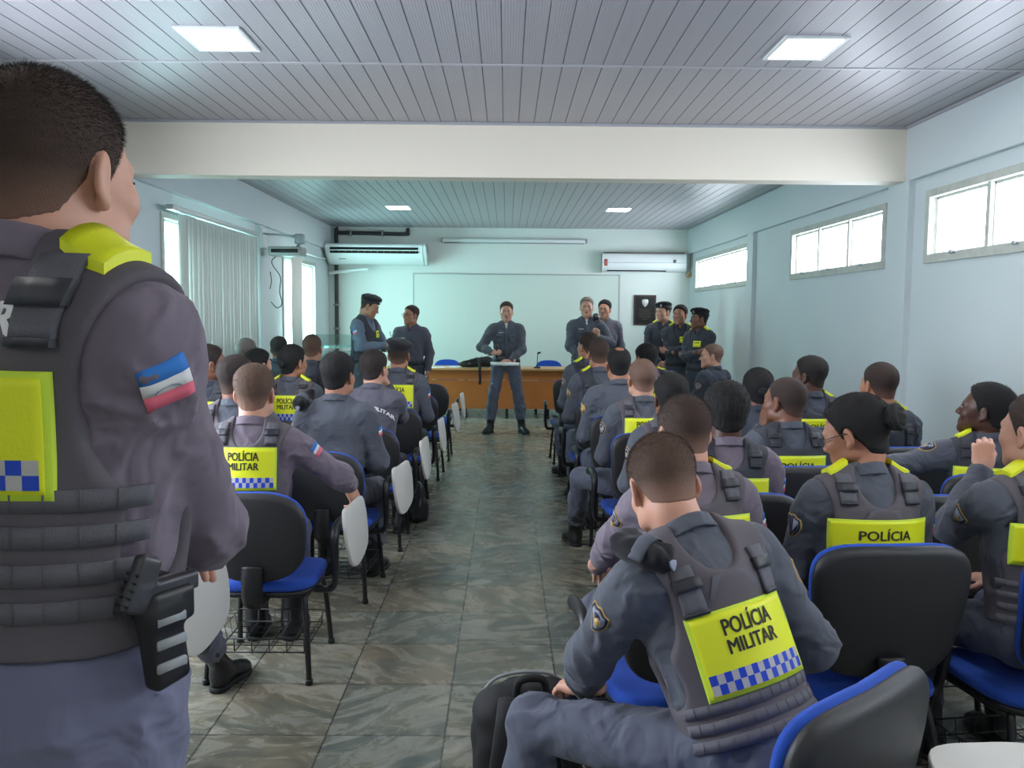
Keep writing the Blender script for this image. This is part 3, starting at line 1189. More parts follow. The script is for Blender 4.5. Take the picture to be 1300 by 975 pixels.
CLOTH = {
    'uniform': cloth('uniform_grey_blue', srgb(82, 86, 96)),
    'uniformdark': cloth('uniform_dark_navy', srgb(58, 63, 75)),
    'uniformlight': cloth('uniform_pale_blue_grey', srgb(104, 116, 134)),
    'polo': cloth('polo_mauve_grey', srgb(116, 105, 117)),
    'polodark': cloth('polo_slate', srgb(88, 86, 98)),
    'trousers': cloth('trousers_grey_blue', srgb(86, 90, 105)),
    'trousersdark': cloth('trousers_dark', srgb(62, 66, 80)),
    'near_trousers': cloth('trousers_lavender_grey', srgb(112, 113, 138)),
}
M_VEST = mat('vest_nylon', srgb(94, 88, 94), 0.82, bump=0.45, bscale=800, vary=0.09, vscale=8)
M_VESTD = mat('vest_dark_nylon', srgb(60, 62, 70), 0.82, bump=0.45, bscale=800, vary=0.09, vscale=8)
M_WEB = mat('webbing', srgb(98, 97, 104), 0.75, bump=0.7, bscale=650, vary=0.12, vscale=30)
M_WEBD = mat('webbing_dark', srgb(62, 63, 70), 0.75, bump=0.7, bscale=650, vary=0.12, vscale=30)
M_BUCKLE = mat('strap_buckle', srgb(46, 47, 53), 0.5)
M_HIVIS = mat('high_visibility_yellow', srgb(232, 238, 30), 0.5, bump=0.25, bscale=240)
M_HIEDGE = mat('high_visibility_edge', srgb(206, 232, 60), 0.55, bump=0.3, bscale=500)
M_PRINT = mat('black_print', srgb(44, 42, 34), 0.7)
M_SILV = mat('silver_reflective', srgb(186, 184, 180), 0.4, vary=0.05, vscale=60)
M_CBLUE = mat('check_blue', srgb(22, 66, 190), 0.5)
M_WHITEPR = mat('white_print', srgb(226, 226, 226), 0.7)
M_FBLUE = mat('flag_blue', srgb(52, 124, 204), 0.8)
M_FPINK = mat('flag_pink', srgb(232, 110, 130), 0.8)
M_GOLD = mat('emblem_gold', srgb(196, 160, 90), 0.6)
M_EMB = mat('emblem_silver', srgb(150, 158, 176), 0.6)
M_EMBD = mat('emblem_navy', srgb(40, 44, 70), 0.7)
M_BERET = mat('beret_felt', srgb(26, 26, 31), 0.95, bump=0.4, bscale=700, sheen=0.1)
M_BOOT = mat('boot_leather', srgb(24, 24, 26), 0.38, bump=0.25, bscale=300)
M_SOLE = mat('boot_sole', srgb(18, 18, 18), 0.8)
M_BELT = mat('belt_black', srgb(26, 27, 30), 0.6, bump=0.3, bscale=500)
M_GLASSES = mat('spectacle_frame', srgb(34, 28, 26), 0.3)

def fade_mat(hcol, skin):
    """clippered hair: cut shorter, so more scalp shows, from the crown down to the nape"""
    nm = 'hair_fade_%s_%s' % (hcol, skin)
    if nm in MATS:
        return MATS[nm]
    m = HAIR[hcol].copy()
    m.name = nm
    nt = m.node_tree
    b = nt.nodes['Principled BSDF']
    src = b.inputs['Base Color'].links[0].from_socket
    tc = nt.nodes.new('ShaderNodeTexCoord')
    sp = nt.nodes.new('ShaderNodeSeparateXYZ')
    nt.links.new(tc.outputs['Object'], sp.inputs[0])
    mr = nt.nodes.new('ShaderNodeMapRange')
    mr.inputs['From Min'].default_value = -0.085
    mr.inputs['From Max'].default_value = 0.0
    mr.inputs['To Min'].default_value = 0.5
    mr.inputs['To Max'].default_value = 0.08
    nt.links.new(sp.outputs[2], mr.inputs[0])
    mx = nt.nodes.new('ShaderNodeMix')
    mx.data_type = 'RGBA'
    nt.links.new(mr.outputs[0], mx.inputs[0])
    nt.links.new(src, mx.inputs[6])
    c = SKIN[skin].node_tree.nodes['Principled BSDF'].inputs['Base Color'].default_value
    mx.inputs[7].default_value = (c[0] * .8, c[1] * .8, c[2] * .8, 1)
    nt.links.new(mx.outputs[2], b.inputs['Base Color'])
    MATS[nm] = m
    return m


# ------------------------------------------------------------------ torso (frame: origin between the hip joints, z up the spine, y to the chest)
TORSO = [
    (ell((0, -0.012, 0.0), (0.172, 0.128, 0.118)), 0.0),
    (ell((0, 0.0, 0.15), (0.158, 0.118, 0.17)), 0.05),
    (ell((0, 0.002, 0.32), (0.178, 0.122, 0.185)), 0.06),
    (cone((-0.145, -0.008, 0.445), (0.145, -0.008, 0.445), 0.068, 0.068), 0.06),
    (cone((0, -0.02, 0.42), (0, -0.012, 0.515), 0.105, 0.066), 0.05),
    (cone((-0.15, -0.014, 0.452), (-0.05, -0.014, 0.52), 0.046, 0.042), 0.05),
    (cone((0.15, -0.014, 0.452), (0.05, -0.014, 0.52), 0.046, 0.042), 0.05),
]


def torso_sdf(x, y, z, wide=1.0, belly=0.0):
    d = None
    for p, k in TORSO:
        v = evalp(p, x, y, z)
        d = v if d is None else smin(d, v, k)
    return d


SHOULDER = 0.178
SH_Z = 0.452
NECK = A(0, -0.012, 0.535)


def vest_mesh(h, low=0.045):
    """the padded carrier: back and front panels, shoulder straps, open armholes and neck"""
    f = Field((-0.24, -0.2, 0.0), (0.24, 0.2, 0.58), h)
    X, Y, Z = f.grid()
    f.d = (torso_sdf(X, Y, Z) - 0.021).astype(np.float32)
    f.cut(lambda x, y, z: low - z)
    for s in (-1, 1):
        f.prim(ell((s * 0.232, -0.0, 0.39), (0.098, 0.17, 0.155)), 's', 0.012)
        f.prim(cone((s * 0.20, 0.0, 0.20), (s * 0.30, 0, 0.40), 0.06, 0.10), 's', 0.012)
    f.prim(ell((0, -0.15, 0.555), (0.082, 0.14, 0.125)), 's', 0.012)
    f.prim(ell((0, 0.12, 0.54), (0.085, 0.14, 0.15)), 's', 0.012)
    f.prim(cone((0, 0, 0.46), (0, 0, 0.65), 0.085, 0.085), 's', 0.01)
    f.noise(0.0022, 0.11, 5)
    return f.net(1)


VSDF = lambda x, y, z: torso_sdf(x, y, z) - 0.021


def back_panel(cx, cz, w, hgt, thick=0.004, nu=12, nv=9, side=-1, tilt=0.0, grow=0.0):
    """grid functions for a stiff panel lying on the vest's back (side=-1) or chest (+1): returns map(u, v, offset) with u,v in metres from its centre"""
    us = np.linspace(-w / 2, w / 2, 7)
    vs = np.linspace(-hgt / 2, hgt / 2, 5)
    U, Vv = np.meshgrid(us, vs, indexing='ij')
    O = np.stack([cx - side * 0 + U.ravel(), np.full(U.size, side * 0.45), cz + Vv.ravel()], 1)
    H = march(lambda x, y, z: VSDF(x, y, z) - grow, O, A(0, -side, 0), 60)
    y = H[:, 1] * side
    B = np.stack([np.ones(U.size), U.ravel(), Vv.ravel(), U.ravel() ** 2, Vv.ravel() ** 2, U.ravel() * Vv.ravel()], 1)
    co = np.linalg.lstsq(B, y, rcond=None)[0]
    res = np.max(y - B @ co)

    def f(u, v, off):
        u, v = np.asarray(u, float), np.asarray(v, float)
        yy = co[0] + co[1] * u + co[2] * v + co[3] * u * u + co[4] * v * v + co[5] * u * v + res * 0.6 + 0.002 + off
        return np.stack([cx + u, side * yy, cz + v], -1)
    return f


def panel(f, u0, u1, v0, v1, off, thick, nu=10, nv=6, flip=False):
    us, vs = np.linspace(u0, u1, nu), np.linspace(v0, v1, nv)
    U, V = np.meshgrid(us, vs, indexing='ij')
    top, bot = f(U.ravel(), V.ravel(), off), f(U.ravel(), V.ravel(), off - thick)
    if flip:
        top, bot = bot, top
    return sheet(top, bot, nu, nv), nu, nv


def addpanel(g, f, u0, u1, v0, v1, off, thick, m=0, nu=10, nv=6, flip=False):
    VF, nu, nv = panel(f, u0, u1, v0, v1, off, thick, nu, nv, flip)
    return addsheet(g, VF, m, nu, nv)


def lettering(f, s, cu, cv, size, off, bold, mirror=1, maxw=None, curve=0.0):
    V, F = text_shape(s, 0.0, 1.0)
    V = V - (V.max(0) + V.min(0)) / 2
    k = size / (V[:, 1].max() - V[:, 1].min())
    if maxw:
        kx = maxw / (V[:, 0].max() - V[:, 0].min())
    else:
        kx = k
    u = V[:, 0] * kx * mirror + cu
    v = V[:, 1] * k + cv - curve * (V[:, 0] * kx) ** 2
    n = len(u)
    e = bold * k * 1.6
    P = np.concatenate([f(u + du, v + dv, off + i * 0.00012) for i, (du, dv) in enumerate(((-e, 0), (e, 0), (0, e * .6), (0, -e * .6)))])
    return P, [tuple(j + i * n for j in q) for i in range(4) for q in F]


_VC = {}


def vest_parts(style, lod):
    """mesh data shared by all vests of a style: list of (name, mesh, [(sub name, mesh)...])"""
    key = (style, lod)
    if key in _VC:
        return _VC[key]
    h = (0.006, 0.008, 0.012)[lod]
    dark = 'dark' in style
    mv = M_VESTD if dark else M_VEST
    mw = M_WEBD if dark else M_WEB
    sub = []
    g = Geo().add(*vest_mesh(h, 0.088 if 'near' in style else 0.045))
    main = g.mesh('vest', mv)
    # webbing rows round the lower back and sides
    gg = Geo()
    for zc in ((0.146, 0.189, 0.232, 0.273) if 'near' in style else (0.066, 0.106, 0.146, 0.186) if 'wide' in style else (0.062, 0.10, 0.138)):
        ph = np.linspace(rad(-172), rad(-8), 15 if lod < 2 else 7)
        nph = 60 if lod < 2 else 24
        aa = np.linspace(ph[0], ph[-1], nph)
        zz = np.array([zc - 0.0125, zc + 0.0125])
        AA, ZZ = np.meshgrid(aa, zz, indexing='ij')
        D = np.stack([np.cos(AA.ravel()), np.sin(AA.ravel()), 0 * AA.ravel()], 1)
        P = march(VSDF, D * 0.45 * A(1, 1, 0) + np.stack([0 * AA.ravel(), 0 * AA.ravel(), ZZ.ravel()], 1), -D, 50)
        addsheet(gg, sheet(P + D * 0.0042, P - D * 0.002, nph, 2), 0, nph, 2)
        # sewn stops divide each row into loops
        for a0 in ph[1:-1]:
            Ds = np.array([[math.cos(a0 + e), math.sin(a0 + e), 0] for e in (-0.007, 0.007) for _ in (0, 1)])
            Ps = march(VSDF, Ds * 0.45 + np.array([[0, 0, zc - 0.0122], [0, 0, zc + 0.0122]] * 2), -Ds, 50)
            addsheet(gg, sheet(Ps + Ds * 0.0054, Ps, 2, 2), 1, 2, 2)
    sub.append(('webbing', gg.mesh('webbing', [mw, mv])))
    # shoulder straps with their buckles
    short_ = 'near' in style or 'high' in style or 'wide' in style
    for s in (-1, 1):
        f = back_panel(s * 0.112, 0.412 if not short_ else 0.492, 0.052, 0.13 if not short_ else 0.08)
        gg = addpanel(Geo(), f, -0.025, 0.025, -0.062 if not short_ else -0.045, 0.055, 0.006, 0.008, 0, nu=4, nv=8)
        sub.append(('shoulder_strap', gg.mesh('shoulder_strap', mw)))
        gg = addpanel(Geo(), f, -0.031, 0.031, -0.005, 0.026, 0.012, 0.012, 0, nu=4, nv=4)
        sub.append(('buckle', gg.mesh('buckle', M_BUCKLE)))
        gg = Geo()
        addpanel(gg, f, -0.027, 0.027, -0.066 if not short_ else -0.05, -0.056 if not short_ else -0.04, 0.009, 0.010, 0, nu=4, nv=2)
        sub.append(('strap_end', gg.mesh('strap_end', M_BUCKLE)))
        if 'tab' in style:
            us, vs = np.linspace(-0.032, 0.032, 5), np.linspace(-0.036, 0.036, 7)
            U, V = np.meshgrid(us, vs, indexing='ij')
            O = np.stack([s * (0.112 if 'near' not in style else 0.128) + U.ravel(), V.ravel() - (0.012 if 'near' not in style else 0.03), np.full(U.size, 0.8)], 1)
            P = march(VSDF, O, A(0, 0, -1), 50)
            top = P + A(0, 0, 0.013)
            gg = addsheet(Geo(), sheet(top, P - A(0, 0, 0.004), 5, 7), 0, 5, 7)
            sub.append(('shoulder_tab', gg.mesh('shoulder_tab', M_HIVIS)))
    # raised handle panel between the straps
    f = back_panel(0, 0.40, 0.15, 0.05)
    if 'handle' in style:
        out = np.array([(-0.075, -0.028), (0.075, -0.028), (0.052, 0.024), (-0.052, 0.024)])
        V, F = slab(out, 0, 0.004, 0.0015)
        P = f(V[:, 0], V[:, 1], V[:, 2])
        sub.append(('drag_handle', Geo().add(P, F).mesh('drag_handle', mw)))
    # reflective back patch
    if 'wide' in style or 'std' in style or 'near' in style:
        if 'near' in style:
            cz, w, hh = 0.345, 0.265, 0.142
        elif 'wide' in style:
            cz, w, hh = 0.325, 0.35, 0.14
        else:
            cz, w, hh = (0.335 if 'high' in style else 0.25), 0.28, 0.195
        f = back_panel(0, cz, w, hh)
        gg = Geo()
        addpanel(gg, f, -w / 2, w / 2, -hh / 2, hh / 2, 0.003, 0.006, 1, nu=30, nv=13)
        e = 0.007
        addpanel(gg, f, -w / 2 + e, w / 2 - e, -hh / 2 + e, hh / 2 - e, 0.0046, 0.003, 0, nu=30, nv=13)
        sub.append(('reflective_patch', gg.mesh('reflective_patch', [M_HIVIS, M_HIEDGE])))
        gg = Geo()
        if 'wide' in style:
            gg.add(*lettering(f, 'POLÍCIA', 0, 0.02, 0.040, 0.0066, 0.014, maxw=0.18), smooth=False)
        else:
            dz = 0.004 if 'near' in style else 0.0
            gg.add(*lettering(f, 'POLÍCIA', 0, hh * 0.31, hh * 0.24, 0.0066, 0.014, maxw=0.138), smooth=False)
            gg.add(*lettering(f, 'MILITAR', 0, hh * 0.055, hh * 0.165, 0.0066, 0.014, maxw=0.138), smooth=False)
        sub.append(('lettering', gg.mesh('lettering', M_PRINT)))
        if 'wide' not in style:
            gg = Geo()
            b0, b1 = -hh / 2 + 0.012, -hh / 2 + 0.012 + hh * 0.235
            n = 16
            us = np.linspace(-w / 2 + e + 0.003, w / 2 - e - 0.003, n + 1)
            vs = np.array([b0, (b0 + b1) / 2, b1])
            U, V = np.meshgrid(us, vs, indexing='ij')
            P = f(U.ravel(), V.ravel(), 0.0062)
            Fq, Mq = [], []
            for i in range(n):
                for j in range(2):
                    a = i * 3 + j
                    Fq.append((a, a + 3, a + 4, a + 1))
                    Mq.append((i + j) % 2)
            gg.add(P, np.array(Fq), np.array(Mq), smooth=False)
            sub.append(('checker_band', gg.mesh('checker_band', [M_SILV, M_CBLUE])))
    # small chest patch
    if 'front' in style:
        f = back_panel(-0.06, 0.36, 0.10, 0.085, side=1)
        gg = addpanel(Geo(), f, -0.05, 0.05, -0.04, 0.04, 0.004, 0.006, 0, nu=6, nv=5, flip=True)
        sub.append(('chest_patch', gg.mesh('chest_patch', M_HIVIS)))
        gg = addpanel(Geo(), f, -0.035, 0.035, 0.012, 0.022, 0.0055, 0.003, 0, nu=4, nv=2, flip=True)
        sub.append(('chest_lettering', gg.mesh('chest_lettering', M_PRINT)))
        for cx in (-0.07, 0.07):
            f = back_panel(cx, 0.17, 0.1, 0.12, side=1)
            gg = addpanel(Geo(), f, -0.045, 0.045, -0.055, 0.055, 0.022, 0.024, 0, nu=5, nv=5, flip=True)
            sub.append(('pouch', gg.mesh('pouch', mv)))
    _VC[key] = (main, sub)
    return _VC[key]


# ------------------------------------------------------------------ heads (frame: origin between the ears, y to the face)
def head_field(h, woman=False, ears=True):
    f = Field((-0.11, -0.14, -0.24), (0.11, 0.15, 0.14), h)
    k = 0.025
    f.prim(ell((0, -0.014, 0.032), (0.0755, 0.097, 0.084)), 'u', k)
    f.prim(ell((0, 0.038, -0.03), (0.060, 0.056, 0.086)), 'u', 0.035)
    jw = 0.044 if woman else 0.052
    f.prim(ell((0, 0.034, -0.082), (jw, 0.052, 0.034)), 'u', 0.03)
    f.prim(ell((0, 0.078, -0.104), (0.022, 0.016, 0.015)), 'u', 0.03)
    for s in (-1, 1):
        f.prim(ell((s * 0.046, 0.060, -0.026), (0.02, 0.022, 0.02)), 'u', 0.03)
        f.prim(ell((s * 0.052, 0.022, -0.075), (0.012, 0.03, 0.02)), 'u', 0.03)
    nk = 0.050 if woman else 0.058
    f.prim(cone((0, -0.026, -0.05), (0, -0.042, -0.225), nk, nk + 0.006), 'u', 0.03)
    f.prim(cone((-0.034, 0.080, 0.018), (0.034, 0.080, 0.018), 0.011, 0.011), 'u', 0.02)
    f.prim(cone((0, 0.089, 0.008), (0, 0.108, -0.03), 0.007, 0.0115), 'u', 0.012)
    for s in (-1, 1):
        f.prim(ell((s * 0.0125, 0.098, -0.034), (0.009, 0.010, 0.008)), 'u', 0.008)
        f.prim(ell((s * 0.031, 0.100, -0.001), (0.017, 0.014, 0.011)), 's', 0.018)
    f.prim(cone((-0.019, 0.0905, -0.060), (0.019, 0.0905, -0.060), 0.0055, 0.0055), 'u', 0.008)
    f.prim(cone((-0.016, 0.0895, -0.071), (0.016, 0.0895, -0.071), 0.0065, 0.0065), 'u', 0.008)
    f.prim(cone((-0.019, 0.1, -0.0655), (0.019, 0.1, -0.0655), 0.0022, 0.0022), 's', 0.004)
    for s in (-1, 1):
        f.prim(ell((s * 0.031, 0.0815, -0.001), (0.0155, 0.0125, 0.011)), 'u', 0.004)
    if ears:
        for s in (-1, 1):
            R = RZ(s * rad(20)) @ RX(rad(-10))
            f.prim(ell((s * 0.0785, -0.008, -0.008), (0.0075, 0.0165, 0.030), R), 'u', 0.010)
            f.prim(ell((s * 0.074, 0.0, -0.036), (0.008, 0.010, 0.012), R), 'u', 0.008)
            f.prim(ell((s * 0.0865, -0.004, -0.009), (0.007, 0.009, 0.017), R), 's', 0.006)
    return f


_HC = {}


def head_geo(lod, woman):
    """Geo: skin 0, lips 1, eye white 2, iris 3, brows 4"""
    key = (lod, woman)
    if key in _HC:
        return _HC[key]
    V, F = head_field((0.0032, 0.0042, 0.006)[lod], woman).net(1)
    c = V[F].mean(1)
    m = np.zeros(len(F), int)
    lip = (np.abs(c[:, 0]) < 0.022 - np.abs(c[:, 2] + 0.066) * 1.2) & (np.abs(c[:, 2] + 0.0660) < 0.0085) & (c[:, 1] > 0.086)
    m[lip] = 1
    g = Geo().add(V, F, m)
    for s in (-1, 1):
        g.add(*ball((s * 0.031, 0.0845, -0.001), (0.0125, 0.0110, 0.0068), 12, 8), 2)
        g.add(*ball((s * 0.031, 0.0925, -0.0008), (0.0052, 0.0036, 0.0052), 10, 6), 3)
        g.add(*tube([(s * 0.0185, 0.0915, 0.0065), (s * 0.031, 0.0935, 0.0085), (s * 0.045, 0.086, 0.004)], 0.0022, 6), 3)
        br = smooth_path([(s * 0.014, 0.0905, 0.0185), (s * 0.03, 0.0905, 0.0235), (s * 0.047, 0.0785, 0.019)], 4)
        g.add(*tube(br, np.linspace(0.0042, 0.0022, len(br)), 6), 4)
    _HC[key] = g
    return g


HLINE = [(-0.2, -0.074), (-0.085, -0.072), (-0.05, -0.058), (-0.03, -0.03), (-0.018, -0.012), (0.0, -0.01), (0.016, -0.014), (0.024, 0.006), (0.036, 0.034), (0.055, 0.056), (0.07, 0.074), (0.09, 0.080), (0.2, 0.082)]
_HR = {}


def hair_geo(style, lod, seed=0):
    key = (style, lod, seed)
    if key in _HR:
        return _HR[key]
    h = (0.0035, 0.0045, 0.006)[lod]
    woman = style in ('bun', 'tied')
    f = head_field(h, woman, ears=False)
    d0 = f.d.copy()
    X, Y, Z = f.grid()
    tt = {'buzz': (0.0035, 0.006), 'short': (0.004, 0.013), 'thick': (0.008, 0.018), 'curly': (0.013, 0.019), 'bald': (0.004, 0.005),
          'bun': (0.010, 0.013), 'tied': (0.010, 0.013), 'flat': (0.004, 0.016), 'shaved': (0.0018, 0.0024)}[style]
    up = np.clip((Z - 0.0) / 0.09, 0, 1) + 0 * X + 0 * Y
    up = up * up * (3 - 2 * up)
    th = tt[0] + (tt[1] - tt[0]) * up
    hl = np.array(HLINE)
    if woman:
        hl = hl + A(0.0, 0.0)
        hl[:, 1] = np.where(hl[:, 0] < -0.03, hl[:, 1] - 0.012, hl[:, 1])
    line = np.interp(Y.ravel(), hl[:, 0], hl[:, 1])[None, :, None]
    edge = Z - line
    th = th * np.clip((edge + 0.002) / 0.022, 0.12, 1)
    v = d0 - th
    if style == 'curly':
        v = v + 0.0035 * wob(X, Y, Z, 0.022, 3 + seed)
    elif style in ('thick', 'flat', 'short'):
        v = v + 0.0018 * wob(X, Y, Z, 0.04, 3 + seed)
    if style == 'flat':
        v = np.maximum(v, Z - 0.122 - 0.12 * (Y - 0.02))
    v = smax(v, -(edge + 0 * X), 0.004)
    # keep the ears free
    for s in (-1, 1):
        e = ell((s * 0.082, -0.006, -0.012), (0.018, 0.021, 0.036))
        v = smax(v, -evalp(e, X, Y, Z), 0.004)
    if style == 'bald':
        e = ell((0, -0.045, 0.12), (0.032, 0.038, 0.046))
        v = smax(v, -(evalp(e, X, Y, Z) + 0.004 * wob(X, Y, Z, 0.03, 8)), 0.003)
    v = np.maximum(v, -(d0 + 0.010))          # a shell, not a filled head
    f.d = v.astype(np.float32)
    if woman:
        c = (0.0, -0.134, 0.022) if style == 'bun' else (0.0, -0.105, 0.0)
        g2 = Field((-0.06, -0.20, -0.06), (0.06, -0.03, 0.11), h)
        g2.prim(ell(c, (0.040, 0.034, 0.042) if style == 'bun' else (0.028, 0.02, 0.03)), 'u', 0.0)
        g2.noise(0.005, 0.03, 4)
        g2.noise(0.002, 0.011, 5)
    V, F = f.net(1)
    g = Geo().add(V, F)
    if woman:
        g.add(*g2.net(1))
        if style == 'bun':
            g.add(*tube(smooth_path([(0.034 * math.cos(a), -0.142, 0.022 + 0.034 * math.sin(a)) for a in np.linspace(0, 6.0, 9)], 4), 0.0125, 8))
    _HR[key] = g
    return g


def add_strands(g, n, length, seed, wd=0.00032, lie=0.55):
    """short bristles standing out of a cropped head"""
    V = np.concatenate(g.V)
    F = np.concatenate([l.reshape(-1, 4) for l, s in zip(g.L, g.S) if s[0] == 4 and len(l) % 4 == 0][:1])
    r = np.random.default_rng(seed)
    c = V[F]
    nr = np.cross(c[:, 2] - c[:, 0], c[:, 3] - c[:, 1])
    ar = np.linalg.norm(nr, axis=1)
    nr /= ar[:, None] + 1e-12
    out = (nr * (c.mean(1) - A(0, -0.014, 0.02))).sum(1) > 0.02
    pr = ar * out
    i = r.choice(len(F), n, p=pr / pr.sum())
    uv = r.random((n, 2))
    p = (c[i, 0] * (1 - uv[:, :1]) + c[i, 1] * uv[:, :1]) * (1 - uv[:, 1:]) + (c[i, 3] * (1 - uv[:, :1]) + c[i, 2] * uv[:, :1]) * uv[:, 1:]
    # hair lies away from a crown whorl
    w = p - A(0.01, -0.06, 0.105)
    w /= np.linalg.norm(w, axis=1)[:, None] + 1e-9
    nn = nr[i]
    lay = w - nn * (w * nn).sum(1)[:, None]
    d = nn * lie + lay * 0.75 * (1 if lie > 0.3 else -1) + r.normal(size=(n, 3)) * (0.22 if lie > 0.3 else 0.07)
    d /= np.linalg.norm(d, axis=1)[:, None]
    top = np.clip((p[:, 2] + 0.03) / 0.11, 0.12, 1)
    L = length * top * r.uniform(0.6, 1.25, n)
    sd = np.cross(d, r.normal(size=(n, 3)))
    sd /= np.linalg.norm(sd, axis=1)[:, None] + 1e-9
    P = np.stack([p - sd * wd - nn * 0.001, p + sd * wd - nn * 0.001, p + d * L[:, None]], 1).reshape(-1, 3)
    return Geo().add(P, np.arange(3 * n).reshape(n, 3))


# ------------------------------------------------------------------ hands (right hand; frame: wrist at origin, fingers to +y, palm to -z, thumb to -x)
_HD = {}


def hand_geo(pose, lod):
    key = (pose, lod)
    if key in _HD:
        return _HD[key]
    curl, spread, thumb = {'relax': (0.38, 0.5, 0.35), 'fist': (1.0, 0.1, 0.9), 'flat': (0.10, 0.6, 0.2), 'grip': (0.78, 0.2, 0.7)}[pose]
    h = 0.0030 if lod < 2 else 0.0038
    f = Field((-0.085, -0.075, -0.10), (0.065, 0.22, 0.05), h)
    f.prim(cone((0, -0.06, 0), (0, 0.012, 0), 0.026, 0.025), 'u', 0.0)
    kn = [(-0.029, 0.088), (-0.0095, 0.093), (0.0105, 0.089), (0.029, 0.080)]
    ln = [(0.041, 0.025, 0.021), (0.046, 0.029, 0.022), (0.042, 0.027, 0.021), (0.033, 0.021, 0.019)]
    for i, (kx, ky) in enumerate(kn):
        f.prim(cone((kx * 0.55, 0.005, 0.0), (kx, ky, 0.002), 0.0155, 0.0112), 'u', 0.016)
    f.prim(ell((0.022, 0.035, -0.008), (0.014, 0.034, 0.012)), 'u', 0.014)
    f.prim(ell((-0.022, 0.03, -0.010), (0.015, 0.03, 0.013)), 'u', 0.014)
    for i, ((kx, ky), L) in enumerate(zip(kn, ln)):
        p = A(kx, ky, 0.001)
        a = 0.0
        yaw = (i - 1.4) * 0.10 * spread
        r = [0.0094, 0.0088, 0.0079, 0.0066]
        if i == 3:
            r = [x * 0.86 for x in r]
        ang = [rad(62) * curl * (1 + 0.06 * i), rad(88) * curl * (1 + 0.05 * i), rad(52) * curl]
        for j in range(3):
            a += ang[j]
            q = p + L[j] * A(math.sin(yaw) * math.cos(a), math.cos(yaw) * math.cos(a), -math.sin(a))
            f.prim(cone(p, q, r[j], r[j + 1]), 'u', 0.006 if j == 0 else 0.003)
            p = q
    b = A(-0.024, 0.022, -0.008)
    m1 = A(-0.047, 0.055, -0.018) * (1 - thumb) + A(-0.040, 0.056, -0.030) * thumb
    m2 = A(-0.060, 0.084, -0.024) * (1 - thumb) + A(-0.028, 0.083, -0.044) * thumb
    m3 = A(-0.066, 0.108, -0.028) * (1 - thumb) + A(-0.008, 0.094, -0.050) * thumb
    f.prim(cone(b, m1, 0.0145, 0.0108), 'u', 0.012)
    f.prim(cone(m1, m2, 0.0108, 0.0096), 'u', 0.003)
    f.prim(cone(m2, m3, 0.0096, 0.0072), 'u', 0.003)
    _HD[key] = Geo().add(*f.net(1))
    return _HD[key]


# ------------------------------------------------------------------ boots (frame: ankle joint above origin on the floor, toe to +y)
_BT = {}


def boot_geo(lod):
    if lod in _BT:
        return _BT[lod]
    h = (0.005, 0.007, 0.009)[lod]
    f = Field((-0.08, -0.12, -0.01), (0.08, 0.25, 0.30), h)
    f.prim(cone((0, -0.01, 0.09), (0, -0.015, 0.28), 0.052, 0.060), 'u', 0)
    f.prim(ell((0, -0.035, 0.055), (0.040, 0.045, 0.055)), 'u', 0.03)
    f.prim(cone((0, 0.0, 0.075), (0, 0.11, 0.045), 0.046, 0.038), 'u', 0.03)
    f.prim(ell((0, 0.145, 0.034), (0.047, 0.065, 0.036)), 'u', 0.03)
    f.cut(lambda x, y, z: 0.018 - z)
    V, F = f.net(1)
    g = Geo().add(V, F, 0)
    f = Field((-0.08, -0.12, -0.01), (0.08, 0.25, 0.06), h)
    f.prim(ell((0, 0.125, 0.012), (0.051, 0.09, 0.06)), 'u', 0)
    f.prim(ell((0, -0.03, 0.012), (0.043, 0.055, 0.06)), 'u', 0.03)
    f.prim(rbox((0, 0.05, 0.012), (0.036, 0.08, 0.03), 0.01), 'u', 0.03)
    f.cut(lambda x, y, z: np.maximum(z - 0.024, 0.001 - z))
    g.add(*f.net(0), 1)
    for i in range(5):
        z = 0.105 + i * 0.032
        yy = 0.046 - i * 0.003 + (0.016 if i == 0 else 0)
        g.add(*tube(smooth_path([(-0.03, yy - 0.012, z), (0, yy + 0.004, z + 0.004), (0.03, yy - 0.012, z)], 3), 0.0035, 5), 1)
    _BT[lod] = g
    return g


# ------------------------------------------------------------------ a whole person
def ik(S, W, l1, l2, hint):
    d = W - S
    L = np.linalg.norm(d)
    L2 = min(max(L, abs(l1 - l2) + 0.01), (l1 + l2) * 0.998)
    u = d / (L + 1e-9)
    W = S + u * L2
    a = (l1 * l1 - l2 * l2 + L2 * L2) / (2 * L2)
    h = math.sqrt(max(l1 * l1 - a * a, 0))
    n = hint - u * (hint @ u)
    return S + u * a + unit(n) * h, W


SHIELD = smooth_path([(-.5, .42), (-.25, .46), (0, .56), (.25, .46), (.5, .42), (.46, -.1), (0, -.62), (-.46, -.1)], 4, True)[::-1]


def sleeve_patch(S, E, r, outward, t, field, off):
    """map (u,v,off)->3D on the sleeve's outside; v up towards the shoulder"""
    ax = unit(S - E)
    o = unit(outward - ax * (outward @ ax))
    sd = np.cross(ax, o)
    C = S + (E - S) * t

    def f(u, v, q):
        u, v = np.asarray(u, float), np.asarray(v, float)
        th = u / r
        dr = np.outer(np.cos(th), o) + np.outer(np.sin(th), sd)
        b = C + np.outer(v, ax) + np.outer(u, sd)
        hit = march(field.sample, b + o * (r + 0.06), -o, 40)
        return hit + dr * (off + np.broadcast_to(np.asarray(q, float), th.shape))[:, None]
    return f


